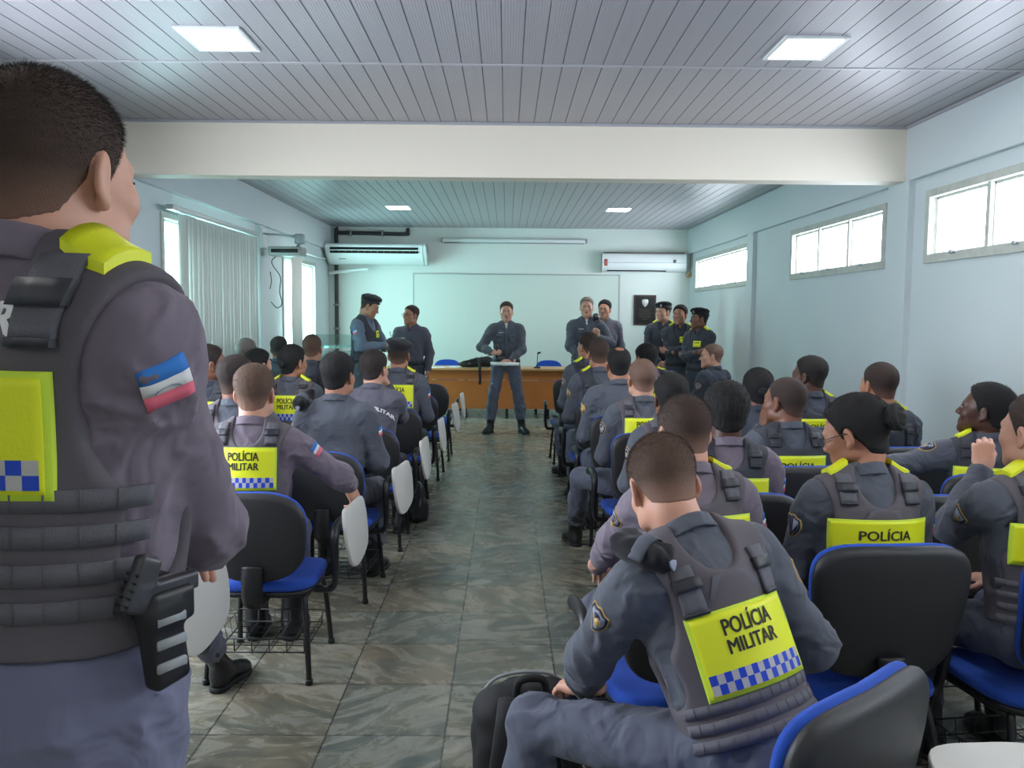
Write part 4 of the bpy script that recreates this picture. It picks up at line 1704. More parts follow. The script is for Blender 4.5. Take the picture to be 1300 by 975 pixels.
def person(label, px=None, ytop=None, D=None, sit=True, yaw=0.0, lean=6.0, side=0.0, hyaw=0.0, hpitch=0.0, hroll=0.0,
           skin='tan', hair='short', hcol='darkbrown', shirt='uniform', trousers=None, vest=None, beret=False,
           arms=('lap', 'lap'), woman=False, marks=('shield', 'flag'), lod=1, ztop=None, root=None, legs=None, glasses=False,
           epaulettes=False, polo_print=None, boots=True, group=None, build=1.0, feet=None, fix_s=None, extra=None, twist=0.0, strands=0, belt=True, nfwd=0.0, nside=0.0, nlen=0.152, flag_t=None, shw=None, show_belt=True, flag_out=None, print_z=0.37):
    """yaw/hyaw in degrees, counter-clockwise from facing the end wall; lean forward; side to the right"""
    Rb = RZ(rad(yaw))
    Rt = RZ(rad(twist)) @ RX(rad(-lean)) @ RY(rad(side))
    Rhead = RZ(rad(hyaw - yaw)) @ RX(rad(-hpitch)) @ RY(rad(hroll))
    neck_o = Rt @ NECK
    Rn = RZ(rad((hyaw - yaw) * 0.3)) @ RX(rad(-(lean + hpitch) / 2)) @ RY(rad((side + hroll) / 2))
    Rn = RZ(rad((hyaw - yaw) * 0.3)) @ RX(rad(-(lean + hpitch) / 2 - nfwd)) @ RY(rad((side + hroll) / 2 + nside))
    hk = 1.08
    hc = neck_o + Rn @ A(0, 0.026, nlen)
    top = hc + Rhead @ A(0, -0.01, 0.123) * hk
    if px is not None:
        tgt = at(px, ytop, D)
        ztop = tgt[2]
    if sit:
        s = (ztop - 0.456) / (0.132 + top[2])
    else:
        s = ztop / (0.952 + top[2])
    if fix_s:
        s = fix_s
    s = min(max(s, 0.88), 1.12)
    hs = hk * s ** 0.45
    top = hc + Rhead @ A(0, -0.01, 0.123) * hs / s
    hz = (0.456 + 0.132 * s) if sit else 0.952 * s
    if px is not None:
        r = tgt - Rb @ (top * s)
        root = (r[0], r[1])
    O = A(0, 0, hz)

    h = (0.0068, 0.0095, 0.0125)[lod]
    seed = abs(hash(label)) % 1000 if False else sum(ord(c) for c in label) % 997
    me_body = Geo()
    # head
    hg = head_geo(lod, woman)
    # the head turns, the foot of the neck stays in the collar
    n0 = len(me_body.V)
    me_body.merge(hg)
    for iv in range(n0, len(me_body.V)):
        Vh = me_body.V[iv]
        tn = np.clip((-0.050 - Vh[:, 2:3]) / 0.115, 0, 1)
        tn = tn * tn * (3 - 2 * tn) * np.clip((0.075 - Vh[:, 1:2]) / 0.05, 0, 1)
        Ph = Vh @ Rhead.T * hs + hc * s
        Pn = (Vh - A(0, -0.040, -0.160)) @ (0.5 * Rn + 0.5 * Rt).T * hs + (neck_o + Rt @ A(0, -0.004, 0.0)) * s
        me_body.V[iv] = Ph * (1 - tn) + Pn * tn + O
    # torso pieces in body coordinates
    tors = [(moved(p, Rt, O, s), k * s) for p, k in TORSO]

    def arm(sd, mode):
        """sd=+1 right arm, -1 left"""
        S = O + Rt @ A(sd * (shw or SHOULDER), -0.006, SH_Z) * s
        nrm = A(0, 0, -1)
        pose = 'relax'
        hint = A(sd * 0.9, -0.7, -0.5)
        hd = None
        if isinstance(mode, dict):
            Wt = A(*mode['w']) if 'w' in mode else None
            if 'px' in mode:
                q = at(*mode['px'])
                q = Rb.T @ (q - A(root[0], root[1], 0))
                Wt = q
            hint = A(*mode.get('hint', hint))
            pose = mode.get('pose', 'relax')
            nrm = A(*mode.get('palm', nrm))
            if 'dir' in mode:
                hd = A(*mode['dir'])
        elif mode == 'lap':
            Wt = A(sd * 0.07, 0.27, hz + 0.09)
            hd = A(-sd * 0.6, 0.8, -0.15)
        elif mode == 'thigh':
            Wt = A(sd * 0.13, 0.30, hz + 0.095)
            hd = A(-sd * 0.1, 1, -0.25)
        elif mode == 'down':
            Wt = A(sd * 0.235, 0.03, hz - 0.06 * s)
            hd = A(0, 0.15, -1)
            nrm = A(-sd, 0, 0)
            hint = A(sd * 0.3, -1, 0)
        elif mode == 'cross':
            Wt = O + Rt @ A(-sd * 0.115, 0.165 + 0.012 * sd, 0.225 + sd * 0.025) * s
            hint = A(sd * 1.0, -0.1, -0.6)
            hd = A(-sd, -0.25, 0.15)
            nrm = A(0, -1, 0)
        elif mode == 'back':
            Wt = A(sd * 0.06, -0.19, hz + 0.02)
            hint = A(sd, -0.3, 0)
            nrm = A(0, -1, 0)
            hd = A(-sd, 0, -0.6)
            pose = 'grip'
        elif mode == 'front':
            Wt = O + Rt @ A(sd * 0.05, 0.215, 0.02) * s
            hd = A(-sd * 0.8, 0.2, -0.6)
            nrm = A(0, -1, 0)
            hint = A(sd * 1.0, -0.3, 0)
        E, Wt = ik(S, Wt, 0.292 * s, 0.258 * s, hint)
        fd = unit(Wt - E)
        d = unit(hd) if hd is not None else fd
        z = -unit(nrm - d * (nrm @ d))
        x = np.cross(d, z)
        R = np.stack([x, d, z], 1)
        hgeo = hand_geo(pose, lod)
        if sd > 0:
            me_body.merge(hgeo, R, Wt + fd * 0.012 * s, s)
        else:
            V = np.concatenate(hgeo.V) * A(-1, 1, 1)
            me_body.add(V @ R.T * s + Wt + fd * 0.012 * s, hgeo.L[0].reshape(-1, 4)[:, ::-1])
        # slim forearm inside the sleeve so that the body stays one figure
        me_body.add(*tube([S, E, Wt], [0.035 * s, 0.03 * s, 0.024 * s], 8))
        return S, E, Wt

    AR = {1: arm(1, arms[1]), -1: arm(-1, arms[0])}
    me_body.add(*tube([O + Rt @ A(0, 0, -0.02) * s, O + Rt @ A(0, 0, 0.3) * s, O + neck_o * s], [0.1 * s, 0.11 * s, 0.05 * s], 10))

    # legs
    LG = {}
    for sd in (-1, 1):
        hip = O + A(sd * 0.092 * s, 0, -0.01)
        if sit:
            kn = A(sd * 0.15, 0.42 * s, 0.525 * (0.5 + 0.5 * s))
            an = A(sd * 0.15, 0.35 * s, 0.10)
            yw = -sd * 8
        else:
            kn = A(sd * 0.105, 0.015, 0.5 * s)
            an = A(sd * 0.125, -0.01, 0.10)
            yw = -sd * 12
        if legs and sd in legs:
            kn, an, yw = A(*legs[sd][0]), A(*legs[sd][1]), legs[sd][2]
            if len(legs[sd]) > 3:        # given in the room
                kn, an = Rb.T @ (kn - A(root[0], root[1], 0)), Rb.T @ (an - A(root[0], root[1], 0))
        LG[sd] = (hip, kn, an, yw)
        me_body.add(*tube([hip, kn, an], [0.06 * s, 0.045 * s, 0.035 * s], 8))

    name = 'person'
    body = me_body.build(name, [SKIN[skin], LIP, EYE_W, EYE_D, HAIR[hcol]])
    tag(body, label, 'person', group)
    place(body, (root[0], root[1], 0), rad(yaw))

    # --- shirt
    sc_ = CLOTH[shirt]
    allp = [O + A(-.26, -.22, -.14) * s, O + A(.26, .22, .1) * s, O + neck_o * s + 0.1, O + neck_o * s - 0.1]
    for sd in AR:
        for q in AR[sd]:
            allp += [q - 0.085, q + 0.085]
    allp += [O + Rt @ A(-.25, -.16, .5) * s, O + Rt @ A(.25, .16, .5) * s]
    allp = np.array(allp)
    f = Field(allp.min(0) - 0.02, allp.max(0) + 0.02, h)
    for p, k in tors:
        f.prim(p, 'u', k if k > 0 else 0.0, 0.006 * s)
    f.prim(moved(ell((0, 0.082, 0.535), (0.034, 0.048, 0.058)), Rt, O, s), 's', 0.012)
    Zt = Rt[:, 2]
    cutz = -0.075 if sit else 0.02 if show_belt else 0.082
    if polo_print == 'untucked':
        cutz = -0.1

    def below(x, y, z):
        return (cutz * s) - ((x - O[0]) * Zt[0] + (y - O[1]) * Zt[1] + (z - O[2]) * Zt[2])
    f.cut(below, 0.01)
    bulk = build * s
    sleeves = []
    for sd, (S, E, Wt) in AR.items():
        q3 = np.array([S, E, Wt])
        fa = Field(f.lo, f.lo + (f.n - 2) * h, h)
        ins = unit(E - S)
        fa.prim(cone(S - A(sd * 0.025, 0, 0), S + ins * 0.05, 0.070 * bulk, 0.067 * bulk), 'u', 0.0)
        fa.prim(cone(S, E, 0.066 * bulk, 0.055 * bulk), 'u', 0.03)
        fa.prim(cone(E, E + (Wt - E) * 0.55, 0.055 * bulk, 0.049 * bulk), 'u', 0.035)
        fa.prim(cone(E + (Wt - E) * 0.5, Wt, 0.049 * bulk, 0.0385 * s), 'u', 0.02)
        dd = unit(Wt - E)
        pl = Wt + dd * 0.010

        def past(x, y, z, d=dd, q=pl, c=Wt):
            r = (x - q[0]) * d[0] + (y - q[1]) * d[1] + (z - q[2]) * d[2]
            near = (x - c[0]) ** 2 + (y - c[1]) ** 2 + (z - c[2]) ** 2
            return np.where(near < 0.09 ** 2, r, -1.0)
        fa.cut(past, 0.004)
        nf = np.minimum(fa.n, f.n)
        sl = tuple(slice(0, n) for n in nf)
        f.d = f.d[sl]
        f.n = np.array(f.d.shape)
        sleeves.append(fa.d[sl])
    for sv in sleeves:
        sl = tuple(slice(0, n) for n in f.d.shape)
        f.d = smin(f.d, sv[sl], 0.022 * s).astype(np.float32)
    f.n = np.array(f.d.shape)
    amp = 0.0042 if shirt.startswith('uniform') else 0.0034
    f.noise(amp * s, 0.13, seed)
    f.ridges(0.010 * s, 0.09, seed + 7)
    # creases gather at the elbows, armpits and waist
    gx, gy, gz = f.grid()
    wt = 0
    for sd, (S, E, Wt) in AR.items():
        for q, rr in ((E, 0.11), (S + A(-sd * 0.02, 0, -0.08), 0.10), (Wt, 0.09)):
            wt = wt + np.exp(-((gx - q[0]) ** 2 + (gy - q[1]) ** 2 + (gz - q[2]) ** 2) / rr ** 2)
    f.ridges(0.014 * s, 0.055, seed + 3, np.clip(wt, 0, 1.2))
    fshirt = f
    shirt_o = Geo().add(*f.net(1)).build('polo_shirt' if shirt.startswith('polo') else 'uniform_shirt', sc_, body)

    # --- collar
    hcol_ = (0.004, 0.005, 0.0065)[lod]
    # (frame of the neck: origin at its base, z along it)
    f = Field((-0.12, -0.13, -0.075), (0.12, 0.13, 0.085), hcol_)
    X, Y, Z = f.grid()
    cy = 0.002 + Z * 0.12
    rr = np.sqrt((X / 0.97) ** 2 + (Y - cy) ** 2)
    nkr = 0.071 if not woman else 0.064
    top_ = 0.054 - 0.27 * (Y + 0.07)
    # inner stand and the leaf folded over it
    stand = np.maximum(np.abs(rr - nkr) - 0.003, Z - top_ + 0.004)
    leaf = np.maximum(np.abs(rr - (nkr + 0.006 + 0.016 * np.clip(Y / 0.06, 0, 1) + 0.24 * (top_ - Z))) - 0.0035, np.maximum(Z - top_, (top_ - 0.044 - 0.02 * np.clip(Y / 0.06, 0, 1)) - Z))
    fold = np.sqrt((rr - nkr - 0.003) ** 2 + (Z - top_ + 0.002) ** 2) - 0.0052
    v = np.minimum(np.minimum(stand, leaf), fold)
    v = np.maximum(v, -0.06 - Z)
    opening = (0.008 + 0.5 * np.clip(Z + 0.03, 0, 1)) - np.abs(X)
    v = np.maximum(v, np.minimum(opening, (Y - 0.01)))
    f.d = (v + 0 * X).astype(np.float32)
    V, F = f.net(1)
    nbase = O + Rt @ (NECK + A(0, -0.004, -0.006)) * s
    V = V * s
    wgt = np.clip((V[:, 2:3] + 0.03) / 0.06, 0, 1)
    P_ = (V @ Rt.T) * (1 - wgt) + (V @ Rn.T) * wgt + nbase
    Geo().add(P_, F).build('collar', sc_, body)

    # --- trousers
    tm = CLOTH[trousers or ('trousers' if shirt not in ('uniformdark',) else 'trousersdark')]
    pts = [O + A(-.24, -.22, -.2) * s, O + A(.24, .22, .16) * s]
    for sd in LG:
        for q in LG[sd][:3]:
            pts += [q - 0.11, q + 0.11]
    pts = np.array(pts)
    hl = max(h, 0.009)
    lo_, hi_ = pts.min(0) - 0.01, pts.max(0) + 0.01
    f = Field(lo_, hi_, hl)
    Rp = RX(rad(-lean * 0.5)) if not sit else Rt
    f.prim(moved(ell((0, -0.014, -0.005), (0.176, 0.132, 0.122)), Rp, O, s), 'u', 0.0)
    f.prim(moved(ell((0, -0.004, 0.07), (0.167, 0.126, 0.1)), Rp, O, s), 'u', 0.04)
    f.cut(lambda x, y, z: ((x - O[0]) * Rp[0][2] + (y - O[1]) * Rp[1][2] + (z - O[2]) * Rp[2][2]) - 0.085 * s, 0.005)
    for sd, (hip, kn, an, yw) in LG.items():
        fl = Field(lo_, hi_, hl)
        an2 = an + (kn - an) * 0.22
        fl.prim(cone(hip, kn, 0.096 * s, 0.070 * s), 'u', 0.0)
        fl.prim(cone(kn, kn + (an - kn) * 0.4, 0.070 * s, 0.070 * s), 'u', 0.03)
        fl.prim(cone(kn + (an - kn) * 0.35, an2, 0.070 * s, 0.064 * s), 'u', 0.03)
        dd = unit(an - kn)
        fl.cut(lambda x, y, z, d=dd, q=an2: np.where((x - q[0]) ** 2 + (y - q[1]) ** 2 + (z - q[2]) ** 2 < 0.011, (x - q[0]) * d[0] + (y - q[1]) * d[1] + (z - q[2]) * d[2], -1.0), 0.006)
        f.d = smin(f.d, fl.d, 0.03 * s).astype(np.float32)
    f.noise(0.005 * s, 0.12, seed + 1)
    f.ridges(0.013 * s, 0.09, seed + 2)
    Geo().add(*f.net(1)).build('trousers', tm, body)

    # --- boots
    if boots:
        for sd, (hip, kn, an, yw) in LG.items():
            up = unit(kn - an)
            up = unit(up * 0.6 + A(0, 0, 0.4)) if not sit else unit(up * 0.5 + A(0, 0, 0.5))
            yd = RZ(rad(yw)) @ A(0, 1, 0)
            g = Geo()
            bg = boot_geo(lod)
            V = np.concatenate(bg.V)
            # shaft follows the shin, sole stays on the floor
            tw = np.clip((V[:, 2] - 0.07) / 0.1, 0, 1)[:, None]
            Rz = RZ(rad(yw))
            P = V @ Rz.T
            sh = (kn - an) / max((kn - an)[2], 0.15)
            P[:, :2] += (tw[:, 0] * (V[:, 2] - 0.09))[:, None] * sh[:2][None, :]
            g.merge(bg)
            g.V = [P * A(s, s, s) + A(an[0], an[1], an[2] - 0.10)]
            g.build('boot', [M_BOOT, M_SOLE], body)

    # --- belt with buckle for standing figures
    if not sit and show_belt:
        fb = Field((-0.24, -0.2, -0.03), (0.24, 0.2, 0.09), max(h * 0.8, 0.006))
        X, Y, Z = fb.grid()
        d = smin(evalp(ell((0, -0.014, -0.005), (0.176, 0.132, 0.122)), X, Y, Z), evalp(ell((0, -0.004, 0.07), (0.167, 0.126, 0.1)), X, Y, Z), 0.04) - 0.0165
        v = np.maximum(d, np.abs(Z - 0.03) - 0.023)
        fb.d = np.maximum(v, -(d + 0.03)).astype(np.float32)
        V, F = fb.net(1)
        Geo().add(V @ Rp.T * s + O, F).build('belt', M_BELT, body)

    # --- vest
    if vest:
        main, subs = vest_parts(vest, lod)
        vo = link('tactical_vest', main, body)
        place(vo, O, R=Rt, sc=s)
        for n_, me_ in subs:
            link(n_, me_, vo)
    # --- hair and headgear
    if hair:
        hgm = hair_geo(hair, lod, 0)
        fade = hair in ('buzz', 'shaved', 'short')
        kk = ('hair', hair, hcol, lod, skin if fade else '')
        if kk not in _HR:
            _HR[kk] = hgm.mesh('hair', fade_mat(hcol, skin) if fade else HAIR[hcol])
        ho = link('hair', _HR[kk], body)
        place(ho, O + hc * s, R=Rhead, sc=hs)
        if strands:
            add_strands(hgm, strands, 0.010, seed).build('bristles', HAIR[hcol], ho)
        elif woman and not beret:
            ks = ('locks', hair, hcol, lod)
            if ks not in _HR:
                _HR[ks] = add_strands(hgm, 9000, 0.016, 5, wd=0.0005, lie=0.06).mesh('loose_strands', HAIR[hcol])
            link('loose_strands', _HR[ks], ho)
        elif hair not in ('bun', 'tied', 'shaved') and not beret:
            ks = ('bristles', hair, hcol, lod)
            if ks not in _HR:
                _HR[ks] = add_strands(hgm, 7000 if lod == 0 else 5000, 0.009 if hair in ('thick', 'curly') else 0.006, 5, wd=0.0006).mesh('bristles', HAIR[hcol])
            link('bristles', _HR[ks], ho)
    if beret:
        if ('beret', lod) not in _HR:
            f = Field((-0.14, -0.15, 0.02), (0.15, 0.15, 0.18), (0.004, 0.005, 0.0065)[lod])
            f.prim(ell((0.012, -0.012, 0.092), (0.106, 0.118, 0.036), RY(rad(14)) @ RX(rad(8))), 'u', 0.0)
            f.prim(ell((0, -0.014, 0.05), (0.086, 0.106, 0.060)), 'u', 0.02)
            f.cut(lambda x, y, z: 0.045 + 0.12 * (y + 0.02) - z)
            f.noise(0.003, 0.06, 2)
            g = Geo().add(*f.net(1))
            a = np.linspace(0, 2 * PI, 40, endpoint=False)
            ring = [(0.0865 * math.cos(t), -0.014 + 0.1065 * math.sin(t), 0.050 + 0.12 * (0.006 + 0.1065 * math.sin(t))) for t in a]
            ring = np.array(ring + ring[:2])
            g.add(*tube(ring, 0.006, 8, caps=False))
            _HR[('beret', lod)] = g.mesh('beret', M_BERET)
        bo = link('beret', _HR[('beret', lod)], body)
        place(bo, O + hc * s, R=Rhead, sc=hs)
        Geo().add(*xf(slab(SHIELD * 0.026, 0, 0.005, 0.001), np.array([[1, 0, 0], [0, 0, -1], [0, 1, 0]]) @ np.diag([1, 1, -1.0]) if False else RX(rad(78)) @ RY(PI) @ np.diag([-1, 1, -1.0]), (-0.04, 0.092, 0.082))).build('badge', M_EMB, bo)
    if glasses:
        g = Geo()
        for sd in (-1, 1):
            a = np.linspace(0, 2 * PI, 20)
            ring = [(sd * 0.032 + 0.023 * math.cos(t), 0.106 - 0.1 * abs(sd * 0.032 + 0.023 * math.cos(t)) ** 1.5, -0.004 + 0.0165 * math.sin(t)) for t in a]
            g.add(*tube(ring, 0.0016, 6, caps=False))
            g.add(*tube(smooth_path([(sd * 0.055, 0.102, 0.0), (sd * 0.077, 0.06, 0.002), (sd * 0.083, 0.0, 0.006), (sd * 0.082, -0.018, -0.006)], 4), 0.0016, 6))
        g.add(*tube([(-0.009, 0.106, 0.0), (0, 0.108, 0.003), (0.009, 0.106, 0.0)], 0.0016, 6))
        go = g.build('spectacles', M_GLASSES, body)
        place(go, O + hc * s, R=Rhead, sc=hs)

    # --- sleeve marks
    for sd, mk in ((-1, marks[0]), (1, marks[1])):
        if not mk:
            continue
        S, E, Wt = AR[sd]
        outw = A(sd, -0.15 if mk != 'shield' else -0.25, 0.0)
        if mk == 'flag' and flag_out:
            outw = A(*flag_out)
        r = 0.067 * bulk
        f = sleeve_patch(S, E, r, outw, 0.36 if not flag_t else flag_t, fshirt, 0.0022)
        if mk == 'flag':
            w, hh = 0.056 * s, 0.052 * s
            g = Geo()
            for i, mi in enumerate((1, 0, 2)):
                v1 = hh / 2 - i * hh / 3
                us, vs = np.linspace(-w / 2, w / 2, 7), np.array([v1 - hh / 3, v1])
                U, V = np.meshgrid(us, vs, indexing='ij')
                g.add(*sheet(f(U.ravel(), V.ravel(), 0.0015), f(U.ravel(), V.ravel(), -0.008), 7, 2), mi)
            if lod == 0:
                aa = np.linspace(rad(205), rad(335), 12)
                arc = f(np.array([0.017 * s * math.cos(t) for t in aa]), np.array([-0.006 * s - 0.010 * s * math.sin(t) for t in aa]) - 0.006 * s, 0.002)
                g.add(*tube(arc, 0.0013, 5), 3)
            g.build('flag_patch', [M_WHITEPR, M_FBLUE, M_FPINK, M_EMB], shirt_o)
        else:
            g = Geo()
            for kx, off, mi in ((0.074, 0.0005, 1), (0.066, 0.0016, 2), (0.052, 0.0026, 0)):
                V, F = slab(SHIELD[:, :2] * A(0.9, 1.0) * kx * s, -0.010, 0.0, 0)
                g.add(f(V[:, 0], V[:, 1], V[:, 2] + off), F, mi)
            if lod < 2:
                for (x_, z_, sx, sz) in ((0, 0.012, 0.012, 0.010), (0.006, -0.004, 0.010, 0.012), (-0.010, -0.002, 0.006, 0.008)):
                    a = np.linspace(0, 2 * PI, 10, endpoint=False)
                    V, F = slab(np.stack([x_ + sx * np.cos(a), z_ + sz * np.sin(a)], 1) * s, -0.004, 0.0, 0)
                    g.add(f(V[:, 0], V[:, 1], V[:, 2] + 0.0036), F, 2 if sx > .01 else 1)
            g.build('sleeve_shield', [M_EMB, M_GOLD, M_EMBD], shirt_o)
    if epaulettes:
        for sd in (-1, 1):
            a_, b_ = A(sd * 0.085, -0.012, 0.528), A(sd * 0.205, -0.01, 0.492)
            V, F = slab(rrect(0.125, 0.05, 0.008), 0, 0.008, 0.003)
            x = unit(b_ - a_)
            y = A(0, 1, 0)
            z = np.cross(x, y)
            if z[2] < 0:
                z = -z
                y = -y
            P = V @ np.stack([x, y, z], 1).T + (a_ + b_) / 2 + A(0, 0, 0.008)
            Geo().add(P @ Rt.T * s + O, F).build('epaulette', M_BELT, body)
    def on_torso(fpanel, g, nm, m, par):
        P_ = np.concatenate(g.V) @ Rt.T * s + O
        g.V = [P_]
        return g.build(nm, m, par)
    if shirt.startswith('uniform') and not vest and abs(((hyaw + 180) % 360) - 180) > 90:
        for cx in (-0.085, 0.085):
            f = back_panel(cx, 0.33, 0.11, 0.12, side=1, grow=-0.012)
            g = addpanel(Geo(), f, -0.05, 0.05, -0.058, 0.05, 0.003, 0.012, 0, nu=6, nv=6, flip=True)
            addpanel(g, f, -0.053, 0.053, 0.012, 0.054, 0.0065, 0.012, 0, nu=6, nv=4, flip=True)
            on_torso(f, g, 'chest_pocket', sc_, shirt_o)
        f = back_panel(0, 0.26, 0.05, 0.36, side=1, grow=-0.012)
        on_torso(f, addpanel(Geo(), f, -0.018, 0.018, -0.20, 0.18, 0.003, 0.012, 0, nu=4, nv=14, flip=True), 'button_placket', sc_, shirt_o)
        f = back_panel(0.085, 0.405, 0.10, 0.02, side=1, grow=-0.012)
        on_torso(f, addpanel(Geo(), f, -0.045, 0.02, -0.007, 0.007, 0.004, 0.010, 0, nu=4, nv=3, flip=True), 'name_tape', M_SILV, shirt_o)
        V, F = slab(np.array([(-0.036, 0.53), (0.0, 0.45), (0.036, 0.53)]), -0.004, 0.004, 0)
        f = back_panel(0, 0.46, 0.06, 0.08, side=1, grow=-0.012)
        g = Geo().add(f(V[:, 0], V[:, 1] - 0.46, V[:, 2] - 0.004), F)
        on_torso(f, g, 'undershirt', M_WHITEPR, shirt_o)
    if shirt.startswith('polo') and not vest and abs(((hyaw + 180) % 360) - 180) > 90:
        f = back_panel(0.09, 0.38, 0.08, 0.03, side=1, grow=-0.012)
        on_torso(f, addpanel(Geo(), f, -0.03, 0.035, -0.005, 0.005, 0.004, 0.010, 0, nu=4, nv=3, flip=True), 'chest_lettering', M_SILV, shirt_o)
    if shirt.startswith('uniform') and not vest and lod < 2 and abs(((hyaw + 180) % 360) - 180) < 100:
        # yoke seam across the back and the two pleats below it
        g = Geo()
        Dn = A(0, 1, 0)

        def seam(pts, r=0.0024):
            Q = march(lambda x, y, z: torso_sdf(x, y, z) - 0.0075, np.array([(a, -0.4, b) for a, b in pts]), Dn, 60)
            g.add(*tube(Q, r, 6))
        seam([(x, 0.375 - 0.012 * (x / 0.17) ** 2) for x in np.linspace(-0.17, 0.17, 18)], 0.0035)
        for sx in (-1, 1):
            seam([(sx * (0.115 + 0.02 * t), 0.37 - 0.3 * t) for t in np.linspace(0, 1, 12)])
        on_torso(None, g, 'yoke_seam', sc_, shirt_o)
    if polo_print in ('militar',):
        # white lettering arched over the shoulder blades
        f = back_panel(0, print_z, 0.30, 0.16 if print_z < 0.4 else 0.05, grow=-0.014)
        g = Geo().add(*lettering(f, 'POLÍCIA MILITAR' if print_z < 0.4 else 'MILITAR', 0, 0.02 if print_z < 0.4 else 0.0, 0.034, 0.006, 0.03, maxw=0.35 if print_z < 0.4 else 0.17, curve=2.4 if print_z < 0.4 else 0.6), smooth=False)
        P = np.concatenate(g.V) @ Rt.T * s + O
        g.V = [P]
        g.build('lettering', M_WHITEPR, shirt_o)
    info = dict(body=body, s=s, root=A(root[0], root[1], 0), yaw=yaw, O=O, Rt=Rt, Rb=Rb, AR=AR, hc=O + hc * s, Rhead=Rhead, hz=hz, shirt=shirt_o)
    return info


def to_world(info, p):
    return info['Rb'] @ np.asarray(p, float) + info['root']
# ------------------------------------------------------------------ lecture chairs
def superell(a, b, e, n=40):
    t = np.linspace(0, 2 * PI, n, endpoint=False)
    c, s = np.cos(t), np.sin(t)
    return np.stack([a * np.sign(c) * np.abs(c) ** (2 / e), b * np.sign(s) * np.abs(s) ** (2 / e)], 1)


def grid_cap(outline, bend):
    """back/seat cushion: slab whose faces are fans of rings so that it can be bent"""
    pass


def cushion(outline, w0, w1, bev, rings=4):
    """slab between w0 and w1 with rounded rim and ring-subdivided faces; returns (V,F)"""
    P = np.asarray(outline)
    N = len(P)
    prof = []
    for i in range(rings):
        prof.append(((i + 0.02) / rings * 0.9, w0))
    for i in range(5):
        a = PI / 2 * i / 4
        prof.append((('e', bev * (1 - math.sin(a))), w0 + bev * (1 - math.cos(a))))
    for i in range(5):
        a = PI / 2 * i / 4
        prof.append((('e', bev * (1 - math.cos(a))), w1 - bev * (1 - math.sin(a))))
    for i in reversed(range(rings)):
        prof.append(((i + 0.02) / rings * 0.9, w1))
    m = np.abs(P).max()
    V = []
    for k, w in prof:
        if isinstance(k, tuple):
            q = P * (1 - k[1] / m)
        else:
            q = P * k
        V.append(np.column_stack([q, np.full(N, w)]))
    V = np.concatenate(V)
    F = []
    R = len(prof)
    for r in range(R - 1):
        for i in range(N):
            j = (i + 1) % N
            F.append((r * N + i, r * N + j, (r + 1) * N + j, (r + 1) * N + i))
    F.append(tuple(reversed(range(N))))
    F.append(tuple((R - 1) * N + i for i in range(N)))
    return V, F


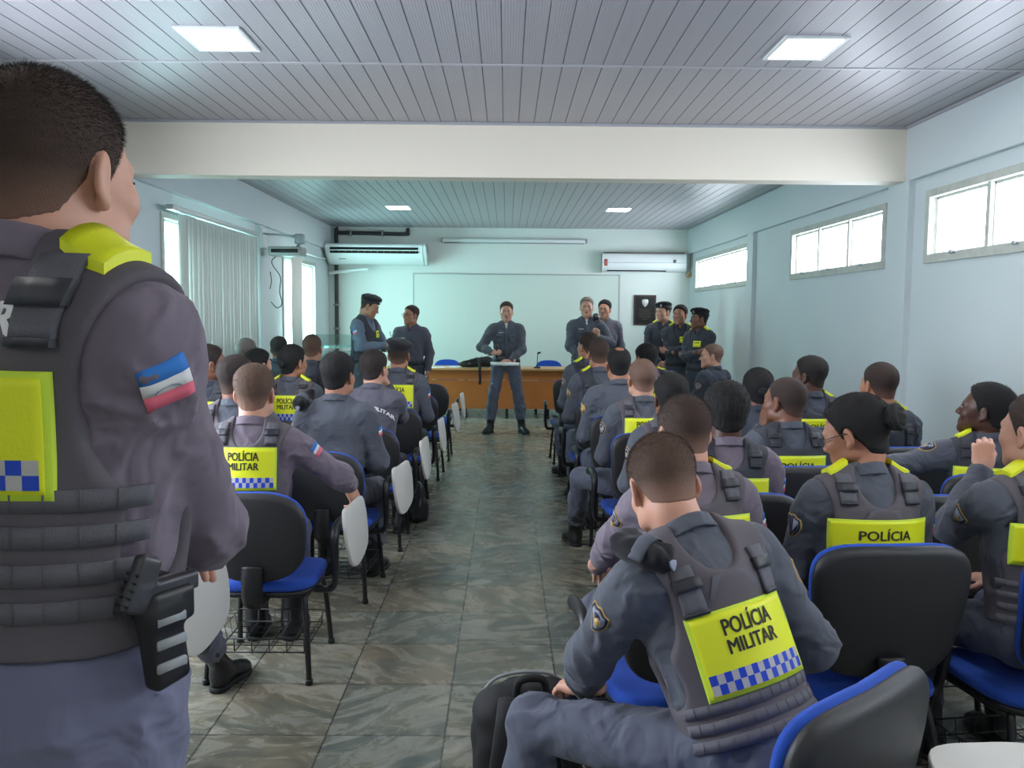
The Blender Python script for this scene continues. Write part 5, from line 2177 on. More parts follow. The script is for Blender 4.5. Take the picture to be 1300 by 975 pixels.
def make_chair(kind, arms='lrt'):
    """kind: 'round' (left block), 'tall' (right block)"""
    root = thing('lecture_chair', 'lecture chair', 'chair', group=None)
    g = Geo().add(*cushion(superell(0.235, 0.225, 4.0), 0.398, 0.447, 0.022))
    V = g.V[0]
    V[:, 2] -= np.where(V[:, 1] > 0.12, (V[:, 1] - 0.12) ** 2 * 1.6, 0)
    V[:, 1] += 0.02
    g.build('seat', M_BLUE, root)
    g = Geo().add(*cushion(superell(0.225, 0.215, 4.0), 0.372, 0.400, 0.012))
    g.V[0][:, 1] += 0.02
    g.build('seat_pan', M_BLACK, root)
    if kind == 'tall':
        a, b, e, zc = 0.238, 0.214, 4.2, 0.715
    else:
        a, b, e, zc = 0.225, 0.20, 2.7, 0.655
    tilt = RX(rad(9))

    def back(VF):
        V, F = VF
        # drawing (x, z, w): w to the front
        x, z, w = V[:, 0], V[:, 1], V[:, 2]
        taper = 1 + 0.10 * z / b if kind == 'tall' else 1 + 0.06 * z / b
        P = np.stack([x * taper, w + 0.55 * x * x - 0.25 * np.clip(z, 0, 1) ** 2 * 0 - 0.02 * np.cos(z / b * 1.5), z], 1)
        P = P @ tilt.T + A(0, -0.235, zc)
        return P, [tuple(reversed(f)) for f in F]
    g = Geo().add(*back(cushion(superell(a * 0.985, b * 0.985, e), 0.0, 0.034, 0.017)))
    bk = g.build('backrest', M_BLUE, root)
    g = Geo().add(*back(cushion(superell(a, b, e), -0.036, 0.010, 0.022)))
    g.build('back_shell', M_SHELL, bk)
    # ribbed cover over the back bracket
    g = Geo()
    pth = [(0, -0.10, 0.376), (0, -0.23, 0.372), (0, -0.275, 0.40), (0, -0.283, 0.46), (0, -0.272, zc - b + 0.08)]
    P = smooth_path(pth, 8)
    rr = np.array([0.030 + 0.0035 * (i % 2) for i in range(len(P))])
    T, U, B = frames(P)
    g.add(*tube(P, rr, 12, flat=1.0))
    V = g.V[0]
    V[:, 0] *= 1.45
    V[:, 1] = (V[:, 1] + 0.25) * 0.75 - 0.25
    g.build('bracket_cover', M_BLACK, root)
    # four legs and the frame
    for sx in (-1, 1):
        for sy in (-1, 1):
            p = [(sx * 0.19, sy * 0.165 + 0.02, 0.372), (sx * 0.205, sy * 0.20 + 0.02, 0.25), (sx * 0.222, sy * 0.235 + 0.02, 0.004)]
            g = Geo().add(*tube(smooth_path(p, 4), 0.0125, 10))
            lg = g.build('leg', M_TUBE, root)
            Geo().add(*lathe([(0.0125, 0.0), (0.017, 0.001), (0.017, 0.022), (0.0132, 0.026)], 12, (sx * 0.2215, sy * 0.234 + 0.02))).build('foot_cap', M_BLACK, lg)
    g = Geo()
    for sx in (-1, 1):
        g.add(*tube([(sx * 0.19, -0.15, 0.362), (sx * 0.19, 0.19, 0.362)], 0.0115, 8))
    for y in (-0.10, 0.14):
        g.add(*tube([(-0.19, y, 0.362), (0.19, y, 0.362)], 0.0115, 8))
    g.build('frame', M_TUBE, root)
    # wire basket for books
    g = Geo()
    for zz, k in ((0.185, 1.0), (0.125, 0.94)):
        x_, y0_, y1_ = 0.205 * k, -0.17, 0.205
        g.add(*tube(np.array([(-x_, y0_, zz), (x_, y0_, zz), (x_, y1_, zz), (-x_, y1_, zz), (-x_, y0_, zz), (x_, y0_, zz)]), 0.0032, 6))
    for i in range(6):
        x_ = -0.19 + i * 0.076
        g.add(*tube([(x_, -0.17, 0.185), (x_, -0.165, 0.125), (x_, 0.20, 0.125), (x_, 0.205, 0.185)], 0.0026, 5))
    for i in range(4):
        y_ = -0.09 + i * 0.075
        g.add(*tube([(-0.205, y_, 0.185), (-0.195, y_, 0.125), (0.195, y_, 0.125), (0.205, y_, 0.185)], 0.0026, 5))
    g.build('book_basket', M_TUBE, root)

    def armrest(sx):
        p = [(sx * 0.19, -0.03, 0.365), (sx * 0.28, -0.03, 0.37), (sx * 0.305, -0.04, 0.44), (sx * 0.305, -0.06, 0.58), (sx * 0.303, -0.02, 0.635), (sx * 0.30, 0.10, 0.638), (sx * 0.30, 0.185, 0.625)]
        P = smooth_path(p, 6)
        g = Geo().add(*tube(P, np.interp(np.arange(len(P)), [0, 10, 20, 36], [0.014, 0.02, 0.028, 0.026]), 12))
        V = g.V[0]
        c = sx * 0.303
        V[:, 0] = np.where(np.abs(V[:, 0]) > 0.25, c + (V[:, 0] - c) * 0.72, V[:, 0])
        return g.build('armrest', M_BLACK, root)
    if 'l' in arms:
        armrest(-1)
    if 'r' in arms:
        armrest(1)
    if 't' not in arms:
        return root
    out = smooth_path([(-0.03, 0.0), (-0.04, -0.13), (0.01, -0.235), (0.13, -0.27), (0.30, -0.265), (0.42, -0.235), (0.465, -0.15), (0.46, -0.06), (0.41, -0.005), (0.28, 0.005), (0.12, 0.01), (0.03, 0.02)], 5, True)
    V, F = slab(out if np.sum(out[:, 0] * np.roll(out[:, 1], -1) - np.roll(out[:, 0], -1) * out[:, 1]) > 0 else out[::-1], -0.009, 0.009, 0.004)
    P = np.stack([0.340 + V[:, 2] - 0.12 * V[:, 1], V[:, 0] + 0.0, V[:, 1] + 0.70], 1)
    Geo().add(P, [tuple(reversed(f)) for f in F]).build('writing_tablet', M_TABLET, root)
    return root


CHAIR_PROTO = {}
CHAIRS = []


def chair(kind, loc, yaw, label, arms='lrt'):
    key = (kind, arms)
    if key not in CHAIR_PROTO:
        CHAIR_PROTO[key] = make_chair(kind, arms)
        o = CHAIR_PROTO[key]
    else:
        o = copy_tree(CHAIR_PROTO[key])
    place(o, (loc[0], loc[1], 0), rad(yaw))
    o['label'] = label
    o['category'] = 'chair'
    o['group'] = 'blue and black lecture chairs'
    CHAIRS.append(o)
    return o


def seat(info, kind, label, dy=0.015, dyaw=0.0, dx=0.0, arms='lrt'):
    p = to_world(info, (dx, dy, 0))
    return chair(kind, p, info['yaw'] + dyaw, label, arms)
# ------------------------------------------------------------------ the cast
# --- the man standing close to the camera
N = person('man standing closest to the camera, seen from behind, mauve polo under a grey vest', root=(-0.655, 1.19), shw=0.152, show_belt=False, ztop=1.94, sit=False, yaw=-20, lean=1, side=1, nlen=0.118, nfwd=0.1,
           hyaw=-16, hpitch=3, skin='fair', hair='buzz', hcol='darkbrown', shirt='polo', trousers='near_trousers', vest='near_tab', lod=0, belt=False,
           arms=({'w': (-0.14, 0.24, 1.2), 'hint': (-1, -0.3, -0.3), 'dir': (0.7, 0.5, 0)}, {'w': (-0.07, 0.31, 1.21), 'hint': (0.85, -0.25, -0.6), 'dir': (-0.7, 0.6, 0.1)}), marks=(None, 'flag'), flag_t=0.1, flag_out=(1, -0.75, 0), print_z=0.475, strands=26000, build=0.86, polo_print='militar')

# --- left block, from the aisle outwards
CAST = []
AISLE_L = ('L0', 'L1', 'L3', 'L4', 'L5')
AISLE_R = ('R2', 'R4', 'R5', 'R6', 'R7')


def P(key, kind, chairlabel, label, **k):
    i = person(label, **k)
    if kind:
        ex = {'arms': 'lrt' if key in AISLE_L else 'l' if key in AISLE_R else ''}
        ex.update(k.get('extra') or {})
        seat(i, kind, chairlabel, **ex)
    CAST.append((key, i))
    return i


L0 = P('L0', 'round', 'lecture chair hidden behind the standing man, only its white tablet and leg showing', 'seated person hidden behind the standing man, one trouser leg and black boot showing',
       root=(-1.42, 2.72), ztop=1.33, yaw=0, shirt='polo', vest='std_high', skin='tan', legs={1: ((0.15, 0.47, 0.54), (0.22, 0.82, 0.10), -14)})
L1 = P('L1', 'round', 'lecture chair with wire book basket under the man whose hand hangs over its arm', 'nearest seated man left of the aisle, mauve shirt, hand hanging over his chair arm',
       legs={-1: ((-0.10, 0.43, 0.525), (-0.09, 0.36, 0.10), 4), 1: ((0.10, 0.43, 0.525), (0.09, 0.36, 0.10), -4)}, px=322, ytop=463, D=3.85, yaw=0, shirt='polo', vest='std_high', skin='fair', hair='short', hcol='brown', lod=0, lean=8,
       arms=('lap', {'px': (444, 616, 4.14), 'hint': (1, -0.2, -0.6), 'pose': 'relax', 'dir': (0.2, 0.5, -1), 'palm': (-0.9, 0.4, 0)}), marks=('shield', 'flag'), extra={'dx': 0.08})
L2 = P('L2', 'round', 'lecture chair under the balding man left of the front left row', 'seated balding man whose dark head rises just behind left of the mauve shirted man',
       build=0.96, legs={-1: ((-0.10, 0.43, 0.525), (-0.09, 0.36, 0.10), 4), 1: ((0.10, 0.43, 0.525), (0.09, 0.36, 0.10), -4)}, px=299, ytop=452, D=4.6, yaw=0, hyaw=-25, shirt='uniform', vest='std_high', skin='brown', hair='short', hcol='black', lean=6)
L3 = P('L3', 'round', 'lecture chair with rounded black back under the man in the plain grey jacket', 'seated man in plain grey uniform jacket with black bag strap on his left shoulder',
       px=428, ytop=449, D=4.9, yaw=-4, hyaw=-15, shirt='uniform', skin='tan', hair='thick', hcol='black', lean=7, epaulettes=True, marks=('shield', 'flag'), build=1.08, extra={'arms': 'rt'})
L4 = P('L4', 'round', 'lecture chair under the man with white back lettering on his polo', 'seated man in slate polo with white lettering on the back, hand to his chin',
       px=474, ytop=446, D=5.95, yaw=0, hyaw=-20, shirt='polodark', skin='fair', hair='thick', hcol='darkbrown', lean=10, polo_print='militar', marks=(None, 'flag'),
       arms=('lap', {'px': (492, 490, 6.12), 'hint': (0.5, -0.3, -1), 'dir': (-0.4, 0.3, 0.9), 'palm': (-0.8, -0.2, 0), 'pose': 'relax'}))
L5 = P('L5', 'round', 'lecture chair under the seated officer in the black beret', 'seated officer in black beret with yellow back patch, near the desk left of the aisle',
       px=506, ytop=431, D=7.1, yaw=0, shirt='uniform', vest='std_tab_high', beret=True, skin='tan', hair='short', hcol='black', lean=6, marks=('shield', 'flag'), build=1.06)
L6 = P('L6', 'round', 'lecture chair under the woman with pinned up dark hair', 'seated woman with pinned up black hair and yellow shoulder tabs, before the single blind panel',
       legs={-1: ((-0.10, 0.43, 0.525), (-0.09, 0.36, 0.10), 4), 1: ((0.10, 0.43, 0.525), (0.09, 0.36, 0.10), -4)}, px=370, ytop=438, D=6.25, yaw=0, hyaw=-30, woman=True, shirt='uniform', vest='std_tab_high', skin='tan', hair='tied', hcol='black', lean=6)
L7 = P('L7', 'round', 'lecture chair under the broad man with cropped hair by the second window', 'seated broad man with cropped brown hair directly before the second left window',
       px=396, ytop=424, D=7.9, yaw=0, shirt='uniform', vest='dark_low', skin='tan', hair='buzz', hcol='brown', lean=4)
L8 = P('L8', 'round', 'lecture chair beneath the dark haired man in front of the pillar, left side', 'seated man with short dark hair in front of the left wall pillar',
       px=354, ytop=428, D=9.0, yaw=0, shirt='uniformdark', vest='dark_low', skin='brown', hair='short', hcol='black', lean=4)
L9 = P('L9', 'round', 'lecture chair beneath the man against the right end of the blinds', 'seated man with greying cropped hair against the right end of the blinds',
       px=312, ytop=429, D=8.0, yaw=0, hyaw=-35, shirt='uniformdark', skin='brown', hair='buzz', hcol='grey', lean=6)
L10 = P('L10', 'round', 'lecture chair beneath the black haired person beside the pinned up hair', 'seated person with glossy black hair, face turned right, left of the pinned up hair',
        legs={-1: ((-0.10, 0.43, 0.525), (-0.09, 0.36, 0.10), 4), 1: ((0.10, 0.43, 0.525), (0.09, 0.36, 0.10), -4)}, px=327, ytop=445, D=6.95, yaw=0, hyaw=-40, shirt='uniform', vest='std_tab_high', skin='fair', hair='thick', hcol='black', lean=8)
L11 = P('L11', 'round', 'lecture chair beneath the man in profile behind the flag sleeve', 'seated man in profile looking right, just past the flag on the standing man\'s sleeve',
        legs={-1: ((-0.10, 0.43, 0.525), (-0.09, 0.36, 0.10), 4), 1: ((0.10, 0.43, 0.525), (0.09, 0.36, 0.10), -4)}, px=264, ytop=438, D=5.7, yaw=0, hyaw=-60, shirt='uniformdark', vest='std_dark_high', skin='brown', hair='short', hcol='black', lean=6)

# --- officers and visitors standing at the far end
F1 = P('F1', None, '', 'standing officer in black beret and pale blue sleeve writing notes by the lectern', px=474, ytop=375, D=10.4, sit=False, yaw=-112, lean=4, hyaw=-95, hpitch=24,
       shirt='uniformlight', trousers='uniform', vest='dark_front_low', beret=True, skin='tan', hair='buzz', hcol='black', marks=(None, 'flag'), lod=1,
       arms=({'w': (-0.02, 0.34, 1.20), 'hint': (-1, -0.3, -0.8), 'pose': 'grip', 'palm': (0, -0.3, -1)}, {'w': (0.10, 0.36, 1.22), 'hint': (1, -0.3, -0.8), 'pose': 'grip'}))
F2 = P('F2', None, '', 'standing man with glasses in slate long sleeved polo, arms hanging, against the whiteboard edge', px=523, ytop=388, D=11.3, sit=False, yaw=172, lean=0, hyaw=140, hpitch=-4,
       shirt='polodark', trousers='trousersdark', skin='tan', hair='short', hcol='darkbrown', glasses=True, marks=(None, None), arms=('down', 'down'), build=1.1, belt=False)
F3 = P('F3', None, '', 'officer standing legs apart in mid aisle, speaking with a microphone', px=643, ytop=383, D=11.5, sit=False, yaw=180, lean=0, hyaw=178, hpitch=2,
       shirt='uniform', trousers='trousers', skin='fair', hair='short', hcol='darkbrown', marks=('shield', 'flag'), epaulettes=True, build=1.1, belt=False,
       arms=({'w': (-0.06, 0.25, 0.99), 'hint': (-1, -0.5, -0.4), 'pose': 'grip', 'dir': (0.9, 0.25, -0.25), 'palm': (0, -1, 0)},
             {'w': (0.19, 0.25, 1.10), 'hint': (1, -0.6, -0.5), 'pose': 'grip', 'dir': (-0.7, 0.6, 0.2), 'palm': (-0.4, -0.6, -0.4)}),
       legs={1: ((0.17, 0.02, 0.5), (0.215, -0.01, 0.10), -22), -1: ((-0.17, 0.02, 0.5), (-0.225, -0.01, 0.10), 22)})
F4 = P('F4', None, '', 'standing grey haired officer with cap held at his left shoulder, right of the speaker', px=745, ytop=377, D=11.6, sit=False, yaw=178, lean=0, hyaw=175,
       shirt='uniform', trousers='trousers', skin='fair', hair='short', hcol='grey', marks=('shield', 'flag'), epaulettes=True, arms=({'w': (-0.14, 0.26, 1.32), 'hint': (-1, -0.2, -1), 'pose': 'grip', 'dir': (0.1, 0.3, 1)}, 'front'), belt=False, build=1.05)
F5 = P('F5', None, '', 'standing man with black hair and glasses half hidden behind the grey haired officer', px=768, ytop=381, D=12.5, sit=False, yaw=175, lean=0, hyaw=160,
       shirt='polodark', trousers='trousersdark', skin='tan', hair='thick', hcol='black', glasses=True, marks=(None, None), arms=('down', 'down'), belt=False)
F6 = P('F6', None, '', 'standing officer in black beret looking left, next to the plaque', px=843, ytop=384, D=11.7, sit=False, yaw=172, lean=0, hyaw=128,
       shirt='uniformdark', vest='dark_front_tab', beret=True, skin='fair', hair='buzz', hcol='black', marks=('shield', 'flag'), arms=('front', 'front'))
F7 = P('F7', None, '', 'standing woman officer with dark hair tied back between the two berets by the plaque', px=864, ytop=387, D=11.25, sit=False, yaw=165, lean=0, hyaw=150, hpitch=0, woman=True,
       shirt='uniformdark', vest='dark_front_tab', skin='tan', hair='tied', hcol='black', marks=('shield', 'flag'), arms=('cross', 'cross'))
F8 = P('F8', None, '', 'standing officer in black beret in left profile with arms folded, against the right wall', px=889, ytop=392, D=10.75, sit=False, yaw=130, lean=0, hyaw=100,
       shirt='uniformdark', vest='dark_front_tab', beret=True, skin='brown', hair='buzz', hcol='black', marks=('shield', 'flag'), arms=('cross', 'cross'))

# --- right block
R1 = P('R1', None, '', 'nearest seated man right of the aisle, leaning forward, checked yellow patch on his back', px=829, ytop=555, D=2.22, yaw=20, lean=25, side=-9, hyaw=6, hpitch=30, hroll=-6, nfwd=0.25, nside=-0.85,
       shirt='uniform', vest='std_handle', skin='fair', hair='buzz', hcol='brown', lod=0, strands=24000, epaulettes=False, build=1.1, marks=('shield', 'shield'),
       arms=({'px': (742, 868, 2.32), 'hint': (-1.0, -0.5, -0.25), 'dir': (-0.25, 0.8, -0.25), 'palm': (0.2, 0, -1), 'pose': 'relax'}, 'lap'),
       legs={-1: ((0.085, 2.22, 0.50), (0.05, 2.20, 0.10), 8, 1), 1: ((0.20, 0.34, 0.50), (0.20, 0.22, 0.10), -8)})
R2 = P('R2', 'tall', 'lecture chair behind the black backpack, its black left arm towards the aisle', 'seated man in mauve shirt just ahead of the nearest man, left hand on knee',
       build=0.93, px=866, ytop=502, D=2.84, yaw=6, lean=12, side=-3, hyaw=14, hpitch=12, shirt='polo', vest='wide_tab', skin='fair', hair='buzz', hcol='darkbrown', lod=0, strands=14000,
       arms=({'px': (742, 742, 3.28), 'hint': (-1, -0.5, -0.2), 'dir': (0.4, 0.9, -0.4)}, 'lap'), legs={-1: ((-0.24, 0.42, 0.52), (-0.26, 0.50, 0.10), 10), 1: ((0.14, 0.43, 0.52), (0.14, 0.42, 0.10), -8)}, extra={'dx': -0.09})
R3 = P('R3', 'tall', 'lecture chair under the man whose dark head peeks out beside the scarred cropped head', 'seated man with rounded black hair, mostly hidden behind the mauve shirted man',
       px=853, ytop=477, D=4.4, yaw=4, lean=8, shirt='uniform', vest='std_high', skin='brown', hair='thick', hcol='black')
R4 = P('R4', 'tall', 'lecture chair under the man with reddish cropped hair by the right aisle edge', 'seated man with reddish cropped hair and shiny crown at the right aisle edge',
       px=816, ytop=456, D=5.2, yaw=4, lean=6, hyaw=6, shirt='uniform', vest='std_high', skin='fair', hair='buzz', hcol='stubble', build=1.06,
       legs={-1: ((-0.32, 0.40, 0.54), (-0.30, 0.74, 0.10), 12), 1: ((0.14, 0.43, 0.52), (0.14, 0.42, 0.10), -8)})
R5 = P('R5', 'tall', 'lecture chair under the man with the bald crown', 'seated man with bald spot on his black haired crown, plain dark jacket',
       px=786, ytop=440, D=6.1, yaw=2, lean=8, shirt='uniform', skin='tan', hair='bald', hcol='black', build=1.08, epaulettes=True)
R6 = P('R6', 'tall', 'lecture chair under the man with one yellow tab on his left shoulder', 'seated man with fade haircut and one yellow shoulder tab, in front of the bald crown',
       px=761, ytop=429, D=7.1, yaw=4, lean=6, shirt='uniform', vest='dark_tab_low', skin='tan', hair='buzz', hcol='darkbrown', build=1.04)
R7 = P('R7', 'tall', 'lecture chair farthest up the right aisle edge, by the desk', 'farthest seated officer on the right aisle edge, yellow patch turned to the desk',
       px=748, ytop=422, D=8.2, yaw=14, lean=6, hyaw=30, shirt='uniform', vest='std_tab_dark_high', skin='tan', hair='short', hcol='black')
R8 = P('R8', 'tall', 'lecture chair under the man bending left before the plaque', 'seated man with thick black hair bending left, yellow patch tilted across his back',
       px=820, ytop=433, D=7.6, yaw=8, lean=22, side=-12, hyaw=25, hpitch=8, shirt='polo', vest='wide_tab_dark', skin='tan', hair='thick', hcol='black', build=1.08, fix_s=1.0)
R9 = P('R9', 'tall', 'lecture chair with dark back under the curly haired man', 'seated man with curly black hair and mauve collar under a grey vest',
       px=923, ytop=488, D=3.55, yaw=-4, lean=8, shirt='polo', vest='wide_dark', skin='dark', hair='curly', hcol='black', build=1.06)
R10 = P('R10', 'tall', 'lecture chair under the person with sleek black hair by the right wall middle', 'seated woman with sleek black hair behind the raised hand',
        px=963, ytop=475, D=5.05, yaw=0, lean=8, woman=True, shirt='uniformdark', skin='brown', hair='tied', hcol='black')
R11 = P('R11', 'tall', 'lecture chair with plain dark back under the man raising his left hand', 'seated man with shaved brown head in left profile raising an open left hand',
        px=1000, ytop=479, D=4.15, yaw=4, lean=8, hyaw=35, shirt='uniform', vest='wide_dark', skin='brown', hair='shaved', hcol='darkbrown',
        arms=({'px': (968, 546, 4.32), 'hint': (-0.8, -0.2, -1), 'dir': (0.12, 0.1, 1), 'palm': (1, 0.3, 0), 'pose': 'flat'}, 'lap'))
R12 = P('R12', 'tall', 'big black backed lecture chair behind the woman with the bun', 'seated woman with hair bun and glasses, wide yellow patch and two yellow shoulder tabs',
        legs={-1: ((-0.10, 0.43, 0.525), (-0.09, 0.36, 0.10), 4), 1: ((0.10, 0.43, 0.525), (0.09, 0.36, 0.10), -4)}, build=0.92, px=1077, ytop=504, D=2.86, yaw=4, lean=7, hyaw=46, hpitch=18, woman=True, shirt='uniform', vest='wide_tab_handle', skin='tan', hair='bun', hcol='black', lod=0, glasses=True, strands=0, marks=('shield', 'flag'), extra={'dx': -0.05, 'arms': 'r'})
R13 = P('R13', 'tall', 'lecture chair with tall dark back under the man with the fade haircut by the wall', 'seated man with fade haircut and yellow shoulder tab before the nearer right wall pillar',
        px=1119, ytop=460, D=4.7, yaw=6, lean=3, hyaw=14, shirt='uniformdark', vest='dark_tab', skin='tan', hair='buzz', hcol='black')
R14 = P('R14', 'tall', 'lecture chair under the man looking left along the right wall', 'seated man with dark skin and cropped hair looking left beneath the middle right window',
        px=1030, ytop=453, D=5.5, yaw=4, lean=5, hyaw=45, shirt='uniformdark', vest='wide_tab_dark', skin='dark', hair='short', hcol='black')
R15 = P('R15', 'tall', 'blue edged lecture chair under the man looking up left by the right wall', 'seated man with dark skin twisting to look up left, gold edged shield on his sleeve',
        legs={-1: ((-0.10, 0.43, 0.525), (-0.09, 0.36, 0.10), 4), 1: ((0.10, 0.43, 0.525), (0.09, 0.36, 0.10), -4)}, px=1262, ytop=495, D=3.9, yaw=-14, lean=6, side=0, hyaw=52, hpitch=-10, shirt='uniform', vest='wide_tab_dark', skin='dark', hair='thick', hcol='black', build=1.1,
        arms=({'w': (-0.36, 0.20, 0.80), 'hint': (-1, -0.3, -0.2)}, 'lap'))
R16 = P('R16', 'tall', 'lecture chair with bright blue edge at the right border of the picture', 'seated man cut by the right picture edge raising his left fist',
        px=1322, ytop=501, D=2.75, yaw=8, lean=4, hyaw=24, shirt='uniform', vest='wide_tab', skin='fair', hair='short', hcol='black', lod=0, build=1.08,
        arms=({'px': (1246, 598, 3.02), 'hint': (-0.8, -0.3, -1), 'dir': (0.05, 0.12, 1), 'palm': (0.5, 0.9, 0), 'pose': 'fist'}, 'lap'))
R17 = P('R17', 'tall', 'lecture chair by the right wall turned towards the speaker', 'seated man in navy jacket in left profile beneath the folded arms officer',
        px=905, ytop=437, D=8.6, yaw=38, lean=6, hyaw=82, shirt='uniformdark', skin='fair', hair='buzz', hcol='stubble', build=1.12)

# --- chairs nobody sits on, and the turned chair of the nearest man
chair('tall', (0.505, 1.715), 40, 'turned lecture chair of the nearest leaning man, blue front edge and grey back showing', 'l')
chair('tall', (1.67, 3.47), 2, 'empty lecture chair between the woman with the bun and the raised fist', '')
chair('round', (-0.98, 14.0), 180, 'blue backed chair behind the desk, left of the black bag', '')
chair('round', (0.72, 14.0), 180, 'blue backed chair behind the desk, right of the microphone', '')
chair('tall', (0.74, 9.3), 2, 'empty lecture chair closest to the desk on the right of the aisle', 'l')
chair('round', (-0.86, 8.35), -2, 'empty lecture chair ahead of the seated beret, tablet towards the aisle')
chair('round', (-0.84, 9.45), 0, 'empty lecture chair closest to the desk on the left of the aisle')
# ------------------------------------------------------------------ things in the room
def blob(prims, lo, hi, h, noise=0.0, nscale=0.1, seed=1, cuts=(), ridges=0.0):
    f = Field(lo, hi, h)
    for p, k in prims:
        f.prim(p, 'u', k)
    for c in cuts:
        f.cut(c, 0.006)
    if noise:
        f.noise(noise, nscale, seed)
    if ridges:
        f.ridges(ridges, nscale, seed + 2)
    return f.net(1)


# desk
dk = thing('desk', 'long orange brown wooden desk behind the speaking officer', 'desk', (0, 13.4, 0))
x0, x1 = -1.24, 1.28
Geo().add(*box(x0 - .03, x1 + .03, -0.34, 0.36, 0.745, 0.778, 0.006), smooth=False).build('table_top', M_WOODT, dk)
g = Geo().add(*box(x0 + .04, x1 - .04, -0.29, -0.268, 0.60, 0.744, 0.003), smooth=False)
g.add(*box(x0 + .04, x1 - .04, -0.285, -0.265, 0.15, 0.594, 0.003), smooth=False)
g.build('front_panel', M_WOOD, dk)
for xs_ in (x0 + .02, x1 - .045):
    sp_ = Geo().add(*box(xs_, xs_ + 0.025, -0.29, 0.33, 0.15, 0.744, 0.003), smooth=False).build('side_panel', M_WOOD, dk)
for xs_ in (x0 + .05, -0.62, 0.02, 0.66, x1 - .07):
    g = Geo().add(*box(xs_ - .02, xs_ + .02, -0.20, -0.16, 0.025, 0.60, 0.004), smooth=False)
    g.add(*box(xs_ - .022, xs_ + .022, -0.30, 0.30, 0.0, 0.03, 0.006), smooth=False)
    g.build('leg', M_TUBE, dk)

for i, (px_, py_, a, w_, h_) in enumerate(((-1.06, 13.26, 12, 0.21, 0.297), (-0.80, 13.42, -20, 0.21, 0.297))):
    o = Geo().add(*slab(rrect(w_, h_, 0.002, 1), 0.0, 0.003, 0), smooth=False).build('paper_sheet', M_PAPER)
    place(o, (px_, py_, 0.7785), rad(a))
    tag(o, ('white paper sheet at the left end of the desk', 'white paper sheet on the desk, closer to the black bag')[i], 'paper')

bg_ = thing('backpack', 'black backpack lying flat on the desk, strap hanging over its front', 'backpack', (-0.45, 13.3, 0.782))
V, F = blob([(ell((0.06, 0, 0.075), (0.20, 0.14, 0.075)), 0), (ell((-0.14, 0, 0.045), (0.16, 0.12, 0.045)), 0.06), (ell((0.16, 0.0, 0.09), (0.10, 0.12, 0.08)), 0.05)],
            (-0.34, -0.2, -0.01), (0.32, 0.2, 0.2), 0.009, 0.008, 0.09, 3, (lambda x, y, z: 0.006 - z,), 0.004)
Geo().add(V, F).build('main_pouch', M_BAG, bg_)
Geo().add(*tube(smooth_path([(0.02, -0.05, 0.15), (0.03, -0.16, 0.11), (0.05, -0.262, 0.03), (0.05, -0.275, -0.05), (0.055, -0.275, -0.16), (0.05, -0.275, -0.25)], 5), 0.022, 8, flat=0.3)).build('shoulder_strap', M_BAG, bg_)
Geo().add(*tube(smooth_path([(-0.22, -0.05, 0.085), (-0.17, -0.12, 0.10), (-0.06, -0.12, 0.12), (0.0, -0.06, 0.15)], 5), 0.012, 8)).build('carry_handle', M_BAG, bg_)
Geo().add(*box(-0.13, -0.11, -0.118, -0.108, 0.05, 0.07, 0.003)).build('buckle', M_GREYP, bg_)

mc = thing('desk_microphone', 'thin black gooseneck microphone standing on the desk right of the speaker', 'microphone', (0.49, 13.25, 0.779))
Geo().add(*lathe([(0.055, 0.0), (0.058, 0.012), (0.04, 0.024), (0.012, 0.03)], 20)).build('base', M_BLACK, mc)
Geo().add(*tube(smooth_path([(0, 0, 0.028), (0, 0, 0.12), (0.002, 0, 0.20), (0.012, -0.01, 0.235)], 5), 0.006, 8)).build('gooseneck', M_BLACK, mc)
Geo().add(*tube([(0.0, -0.004, 0.225), (0.02, -0.012, 0.238), (0.05, -0.02, 0.245)], [0.012, 0.018, 0.013], 10)).build('mic_head', M_BLACK, mc)

# clear lectern by the left window
lc = thing('lectern', 'clear acrylic lectern standing near the left wall behind the seated rows', 'lectern', (-2.32, 11.75, 0))
th = 0.012
for sx in (-1, 1):
    prof = np.array([(-0.22, 0.02), (0.22, 0.02), (0.22, 1.12), (-0.22, 1.28)])
    Geo().add(*xf(slab(prof, sx * 0.27 - th / 2, sx * 0.27 + th / 2, 0.002), R_x), smooth=False).build('side_panel', G_ACRYL, lc)
Geo().add(*box(-0.262, 0.262, -0.215, -0.203, 0.02, 1.10, 0.002), smooth=False).build('front_panel', G_ACRYL, lc)
sl = xf(box(-0.31, 0.31, -0.27, 0.27, -th / 2, th / 2, 0.003), RX(rad(-20)), (0, 0, 1.225))
Geo().add(*sl, smooth=False).build('sloped_top', G_ACRYL, lc)
Geo().add(*box(-0.31, 0.31, 0.245, 0.26, 1.11, 1.16, 0.002), smooth=False).build('book_stop', G_ACRYL, lc)
Geo().add(*box(-0.262, 0.262, -0.2, 0.2, 0.9, 0.912, 0.002), smooth=False).build('shelf', M_WHITE, lc)
Geo().add(*box(-0.33, 0.33, -0.28, 0.28, 0.0, 0.02, 0.004), smooth=False).build('base', M_WHITE, lc)

